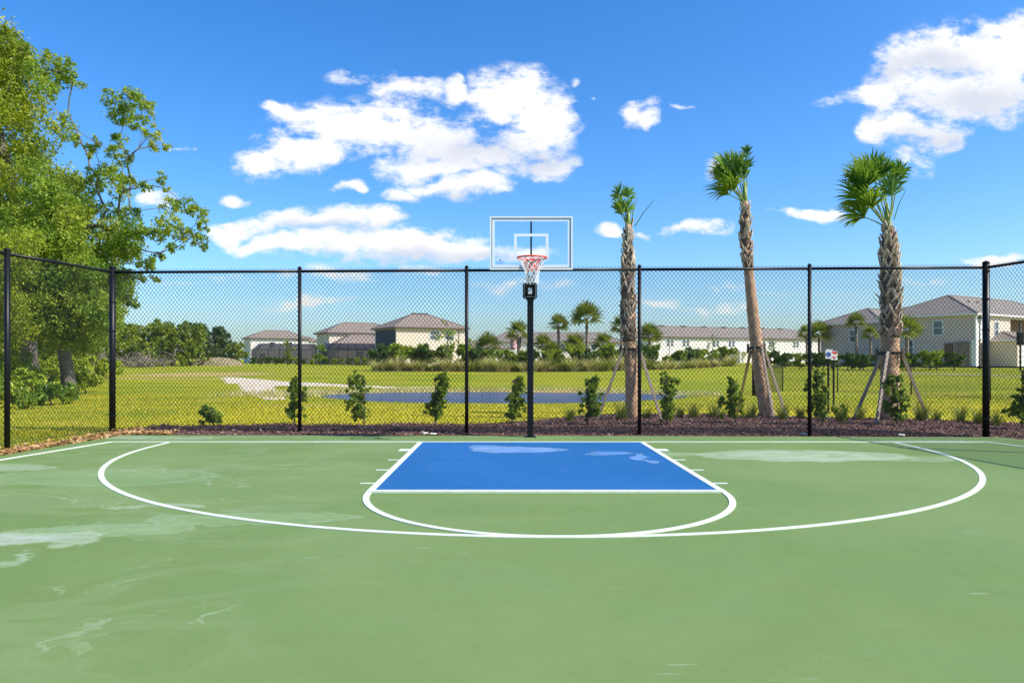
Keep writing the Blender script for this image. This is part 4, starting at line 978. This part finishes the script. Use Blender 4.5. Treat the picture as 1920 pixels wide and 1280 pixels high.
def window(root, x, z, w_, h, y=-.0, side='front', fm=None, sash=True):
    """window on the front wall (y) or on the left wall (side='left', x is then the depth)"""
    fr_ = MB(); gl_ = MB()
    def bx(mb, a, b_, c_, d_, p0, p1):
        if side == 'front': mb.box(a, y-p1, c_, b_, y-p0, d_)
        else: mb.box(y-p1, a, c_, y-p0, b_, d_)
    t_ = .10
    bx(fr_, x-t_, x+w_+t_, z-t_, z, 0, .07); bx(fr_, x-t_, x+w_+t_, z+h, z+h+t_, 0, .07); bx(fr_, x-t_, x, z, z+h, 0, .07); bx(fr_, x+w_, x+w_+t_, z, z+h, 0, .07)
    if sash: bx(fr_, x, x+w_, z+h*.5-.03, z+h*.5+.03, .025, .06)
    bx(gl_, x, x+w_, z, z+h, .004, .024)
    f_ = fr_.build('window', fm or M['trim'], root); gl_.build('pane', M['glass'], f_); return f_
def bldg(name, px, d, th, label, z=None):
    x = X(px, d); return empty(name, (x, d, GZ(x, d) if z is None else z), R(th), label=label, cat='house' if 'house' in name else 'building')
def lanai(px, d, th, x0, y0, x1, y1, h, rise, label):
    root = empty('screened_patio', (X(px, d), d, GZ(X(px, d), d)), R(th), label=label, cat='screened patio', group='dark screened patios behind the houses')
    sc = MB(); fr_ = MB(); dx = .9; zt = h+rise
    A_ = [(x0, y0), (x1, y0), (x1, y1), (x0, y1)]; B_ = [(x0+1.4, y0+1.4), (x1-1.4, y0+1.4), (x1-1.4, y1), (x0+1.4, y1)]
    for (a, b_) in ((0, 1), (1, 2), (3, 0)):
        sc.poly([(*A_[a], 0), (*A_[b_], 0), (*A_[b_], h), (*A_[a], h)]); sc.poly([(*A_[a], h), (*A_[b_], h), (*B_[b_], zt), (*B_[a], zt)])
    sc.poly([(*p_, zt) for p_ in B_])
    n = 6
    for i in range(n+1):
        f = i/n; xa = x0+(x1-x0)*f; xb = B_[0][0]+(B_[1][0]-B_[0][0])*f
        fr_.beam((xa, y0, 0), (xa, y0, h), .09); fr_.beam((xa, y0, h), (xb, B_[0][1], zt), .09); fr_.beam((xb, B_[0][1], zt), (xb, y1, zt), .09)
    for i in range(1, 4):
        f = i/3; ya = y0+(y1-y0)*f
        for xx in (x0, x1): fr_.beam((xx, ya, 0), (xx, ya, h), .09)
    for z_ in (1.0, h):
        fr_.beam((x0, y0, z_), (x1, y0, z_), .09); fr_.beam((x0, y0, z_), (x0, y1, z_), .09); fr_.beam((x1, y0, z_), (x1, y1, z_), .09)
    fr_.beam((*B_[0], zt), (*B_[1], zt), .09)
    sc.build('screen', M['screen'], root); fr_.build('frame', M['black'], root)
# white house, far left
h1 = bldg('white_house', 470, 166, 30, 'white house with brown tiled hip roof, leftmost of the row')
walls(h1, 0, 0, 13, 8, -.5, 5.55, M['wallw']); roof(h1, 0, 0, 13, 8, 5.55, 1.9)
walls(h1, 13.01, 1.0, 15.5, 7, -.5, 5.0, M['wallw']); roof(h1, 12.6, 1.2, 15.5, 6.8, 5.0, 1.0)
window(h1, 4.2, 3.6, 1.1, 1.2); window(h1, 8.2, 3.6, 1.1, 1.2); window(h1, 2.0, .9, 1.2, 1.3); window(h1, 3, 3.4, 1.2, 1.3, 0, 'left')
lanai(482, 150, 28, 0, 0, 13.5, 7, 2.9, 1.2, 'dark screened pool patio before the white house')
# middle house
h2 = bldg('tan_house', 617, 131, 30, 'tan house with lower front roof, middle of the row')
walls(h2, 0, 0, 14, 8, -.5, 5.55, M['wall']); roof(h2, 0, 0, 14, 8, 5.55, 2.0)
walls(h2, -.6, -6, 11.4, -.01, -.5, 3.0, M['wall'], 'front_wing_wall'); roof(h2, -.6, -6, 11.4, 2.4, 3.0, 2.1)
window(h2, 2, 3.5, 1.2, 1.3, 0, 'left'); window(h2, 3, .9, 1.3, 1.3, -6); window(h2, 8, .9, 1.3, 1.3, -6)
lanai(612, 117, 30, 0, -1, 9.6, 4, 2.5, .9, 'dark screened pool patio before the tan house')
# cream two-storey house
h3 = bldg('cream_house', 743, 107, 30, 'two-storey cream house with big brown hip roof, nearest of the left houses')
walls(h3, 0, 0, 11.4, 9, -.5, 5.45, M['wall']); ro = roof(h3, 0, 0, 11.4, 9, 5.45, 2.25)
window(h3, 5.4, 3.85, 1.5, 1.25); window(h3, 7.9, 3.85, 1.4, 1.25); window(h3, 3, .8, 1.6, 1.3)
MB().tube([(10.2, -.06, 0), (10.2, -.06, 5.4)], .06, 6).build('downspout', M['gutter'], h3)
MB().box(-.05, .35, 2.5, -.004, 8.5, 5.3).build('balcony_screen', M['darkscreen'], h3)
MB().box(-.9, .4, 2.3, -.08, 8.4, 2.45).build('balcony_slab', M['wallw'], h3)
for k_ in range(4): MB().box(4.3+k_*1.0, 4.3, 7.86, 5.05+k_*1.0, 4.7, 8.04).build('roof_vent', M['fascia'], ro) if k_ < 3 else None
# low far house between
h6 = bldg('low_house', 872, 150, 12, 'low brown-roofed house between the cream house and hoop pole')
walls(h6, 0, 0, 9, 8, -.5, 3.0, M['wallw']); roof(h6, 0, 0, 9, 8, 3.0, 1.9); window(h6, 2, 1, 1.2, 1.2)
# long far row behind the palms
h7 = bldg('far_townhouse_row', 912, 200, 4, 'long pale townhouse row behind the hoop pole and far palms')
walls(h7, 0, 0, 38, 11, -.5, 5.4, M['wallw']); roof(h7, 0, 0, 38, 11, 5.4, 2.8, m_=M['roofg'])
for k_ in range(8):
    window(h7, 2+k_*4.5, 3.4, 1.3, 1.5); window(h7, 2+k_*4.5, .7, 1.5, 1.5)
# long cream townhouses
h4 = bldg('townhouse_row', 1222, 157, 26, 'long cream townhouse row with paired windows, between the first two palms')
walls(h4, 0, 0, 51, 10, -.5, 5.45, M['wallw']); ro = roof(h4, 0, 0, 51, 10, 5.45, 2.5, m_=M['roofg'])
def pxloc(px, root_px, d, th):          # distance along a rotated front wall seen at px
    k_ = (px-VX)/F; x_, c_, s_ = X(root_px, d), math.cos(R(th)), math.sin(R(th)); return (k_*d-x_)/(c_-k_*s_)
for px in (1250, 1280, 1336, 1366, 1424, 1441, 1487, 1512):
    l = pxloc(px, 1222, 157, 26); window(h4, l, 3.55, .75, 1.35); window(h4, l+1.05, 3.55, .75, 1.35)
for px in (1262, 1300, 1345, 1420, 1470, 1505): window(h4, pxloc(px, 1222, 157, 26), .3, 1.6, 1.9, sash=False)
MB().box(pxloc(1372, 1222, 157, 26), -2.6, 2.4, pxloc(1402, 1222, 157, 26), -.01, 2.7).build('porch_roof', M['trim'], h4)
for px in (1374, 1389, 1401):
    l = pxloc(px, 1222, 157, 26); MB().box(l-.15, -2.5, -.5, l+.15, -2.2, 2.39).build('porch_column', M['trim'], h4)
MB().tube([(4.7, -.06, 0), (4.7, -.06, 5.4)], .06, 6).build('downspout', M['gutter'], h4)
for k_ in range(7): MB().box(6+k_*6, 4.7, 7.95, 7.2+k_*6, 5.3, 8.36).build('roof_vent', M['fascia'], ro)
# bluish far buildings right of the fourth post
h8 = bldg('far_grey_house', 1558, 185, 20, 'small far grey-roofed house right of the fourth fence post')
walls(h8, 0, 0, 11, 8, -.5, 4.6, M['wallg']); roof(h8, 0, 0, 11, 8, 4.6, 1.8, m_=M['roofg']); window(h8, 2, 2.6, 1.4, 1.4); window(h8, 6, 2.6, 1.4, 1.4); window(h8, 2, .3, 1.6, 1.3)
h9 = bldg('far_pink_house', 1543, 215, 10, 'tiny pinkish far house behind the palms right of the fourth post')
walls(h9, 0, 0, 9, 8, -.5, 4.8, M['wall']); roof(h9, 0, 0, 9, 8, 4.8, 2.0); window(h9, 3, 2.6, 1.4, 1.4)
# grey corner building on the right
h5 = bldg('corner_building', 1828, 77.6, 33, 'large grey building with brown roof, white corner pier and garages at the right edge')
LW, LF = 10.4, 26
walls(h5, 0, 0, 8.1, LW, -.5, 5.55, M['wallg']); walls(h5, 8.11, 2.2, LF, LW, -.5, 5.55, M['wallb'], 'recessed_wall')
ro = roof(h5, 0, 0, LF, LW, 5.55, 2.5, m_=M['roofg'], fm=M['trim'], o=.45)
walls(h5, .02, -.03, 8.06, -.003, 0, 5.52, M['wall'], 'front_facing')
MB().box(-.10, -.14, 2.9, 1.3, .0, 5.5).build('corner_pier', M['trim'], h5); MB().box(-.12, -.16, -.5, .35, .3, 2.9).build('pier_base', M['trim'], h5)
MB().box(1.0, -.40, -.5, 2.3, -.035, 2.6).build('stone_column', M['stone'], h5)
MB().box(-.28, .6, -.5, -.005, 1.9, 2.7).build('stone_panel', M['stone'], h5)
MB().box(-.2, 2.2, -.5, -.005, 3.0, 2.6).build('side_door_frame', M['wallb'], h5)
window(h5, 3.3, 3.55, .9, 1.5, 0, 'left'); window(h5, 6.5, 1.4, .5, 1.6, -0, 'left'); window(h5, 8.6, 1.0, .5, 1.8, -0, 'left')
window(h5, 4.3, 3.3, .75, 1.6, -.03); 
gr = roof(h5, 3.4, -2.6, 10.6, 2.0, 2.75, .9, m_=M['roofg'], fm=M['trim'], o=.3)
walls(h5, 3.4, -2.6, 10.6, -.04, -.5, 2.74, M['wall'], 'garage_wall')
gd = MB(); 
for k_ in range(4): gd.box(4.2, -2.66, .05+k_*.56, 6.9, -2.605, .58+k_*.56)
gd.build('garage_door', M['trim'], h5)
gd = MB()
for k_ in range(4): gd.box(7.5, -2.66, .05+k_*.56, 10.0, -2.605, .58+k_*.56)
gd.build('garage_door', M['trim'], h5)
MB().box(8.2, .6, 2.9, LF-.1, 2.15, 3.05).build('balcony_slab', M['trim'], h5)
window(h5, 10.3, 3.2, 1.8, 2.0, 2.2, sash=False)
for (a, b_) in ((2.6, 4.4), (4.6, 6.4)): MB().tube([(3+a, 3.2, 6.9), (3+a, 3.2, 7.5)], .12, 6).build('roof_vent', M['fascia'], ro)
# lower wing further left
h5b = bldg('grey_wing_house', 1651, 90, 33, 'grey house end poking out left of the thick palm trunk')
walls(h5b, 0, 0, 10, 8, -.5, 5.2, M['wallg']); roof(h5b, 0, 0, 10, 8, 5.2, 2.0, m_=M['roofg'], fm=M['trim']); window(h5b, 3, 3, 1, 1.4, 0, 'left')

# ------------------------------------------------------------------ street furniture far right
def lamp(px, d, h, label):
    x = X(px, d); root = empty('street_lamp', (x, d, GZ(x, d)), label=label, cat='street lamp')
    MB().tube([(0, 0, -.1), (0, 0, .25), (0, 0, .3), (0, 0, h)], [.16, .14, .07, .05], 10).build('pole', M['postblack'], root, True)
    MB().tube([(0, 0, h), (0, 0, h+.12), (0, 0, h+.5)], [.06, .16, .22], 8).build('lantern', mat('lamp_glass', (.6, .6, .55), .3), root)
    MB().tube([(0, 0, h+.5), (0, 0, h+.58), (0, 0, h+.78)], [.27, .2, .02], 8).build('cap', M['postblack'], root); return root
lamp(1837, 70, 4.3, 'black street lamp in front of the white corner pier')
root = empty('utility_post', (X(1913, 62), 62, GZ(X(1913, 62), 62)), label='dark pole with a black box halfway up at the right picture edge', cat='post')
MB().tube([(0, 0, -.1), (0, 0, 4.2)], .07, 10).build('pole', M['postblack'], root, True); bevel(MB().box(-.25, -.15, 2.2, .25, .15, 3.3).build('box', M['postblack'], root), .05)
for (px, d, c_, lb) in ((1553, 20.3, 'blue', 'small white sign with blue mark on a black post, left of the pair'), (1563, 21.6, 'red', 'small white sign with red top on a black post, right of the pair')):
    x = X(px, d); root = empty('sign_post', (x, d, GZ(x, d)), label=lb, cat='sign', group='pair of small white signs on black posts')
    MB().tube([(0, 0, -.2), (0, 0, 1.55)], .03, 8).build('post', M['postblack'], root)
    s_ = bevel(MB().box(-.095, -.045, 1.50, .095, -.03, 1.76).build('sign_plate', M['white'], root), .004)
    mk = MB()
    if c_ == 'blue': mk.box(-.07, -.050, 1.56, .05, -.047, 1.68)
    else: mk.box(-.085, -.050, 1.68, .085, -.047, 1.75); mk.box(-.06, -.050, 1.55, .03, -.047, 1.6)
    mk.build('marking', mat('sign_'+c_, (.05, .1, .45) if c_ == 'blue' else (.7, .08, .04), .5), s_)
# flag on a pole
x, d = X(978, 76), 76; root = empty('flagpole', (x, d, GZ(x, d)), label='American flag on a slim pole behind the hoop pole', cat='flag')
MB().tube([(0, 0, 0), (0, 0, 3.3)], .03, 8).build('pole', M['white'], root)
def cloth(u, v): return (-.03-u*1.15, .10*math.sin(u*7)+.05*math.sin(v*4), 3.2-v*.95-.28*u*u-.10*math.sin(u*5))
def patch(u0, u1, v0, v1, mb, off=0, n=8):
    for i in range(n):
        a, b_ = u0+(u1-u0)*i/n, u0+(u1-u0)*(i+1)/n; q_ = [cloth(a, v0), cloth(b_, v0), cloth(b_, v1), cloth(a, v1)]; mb.poly([(p_[0], p_[1]-off, p_[2]) for p_ in q_])
rd, wh, bl, stt = MB(), MB(), MB(), MB()
for k_ in range(13): patch(0, 1, k_/13, (k_+1)/13, rd if k_ % 2 == 0 else wh)
patch(0, .4, 0, 7/13, bl, .012, 5)
for r_ in range(5):
    for c_ in range(6): u, v = .04+c_*.06, .05+r_*.1; patch(u, u+.022, v, v+.035, stt, .02, 1)
fl_ = rd.build('flag', mat('flag_red', (.55, .03, .05), .8), root); wh.build('white_stripes', mat('flag_white', (.75, .75, .78), .8), fl_); bl.build('canton', mat('flag_blue', (.03, .04, .25), .8), fl_); stt.build('stars', M['white'], fl_)
# far footpath on the right
mb = MB(); zs_ = lambda x, y: GZ(x, y)+.03
prev = None
for px, d in ((1700, 58), (1760, 57), (1820, 55.5), (1880, 54), (1960, 52), (2100, 49)):
    x = X(px, d); cur = ((x, d, zs_(x, d)), (x, d+1.3, zs_(x, d+1.3)))
    if prev: mb.poly([prev[0], cur[0], cur[1], prev[1]])
    prev = cur
tag(mb.build('footpath', M['concrete']), kind='structure')
# pale stones by the court edge
for i, (px, py) in enumerate(((797, 814), (812, 815), (1508, 815), (1690, 817))):
    x, d = P2(px, py); bm = bmesh.new(); bmesh.ops.create_icosphere(bm, subdivisions=2, radius=.045)
    for v in bm.verts: v.co *= random.uniform(.75, 1.2); v.co.z *= .45; v.co.x *= 1.5
    me = bpy.data.meshes.new('stone'); bm.to_mesh(me); bm.free()
    o = link('stone', me, mat('pale_stone', (.6, .55, .48), .9)); o.location = (x, d, .02)
    tag(o, ['flat pale stone on the court edge left of the middle post', 'second pale stone beside the first, nearer the middle post', 'pale stone by the fourth fence post', 'pale stone on the court edge before the thick palm'][i], 'stone')
print('objects', len(bpy.data.objects))
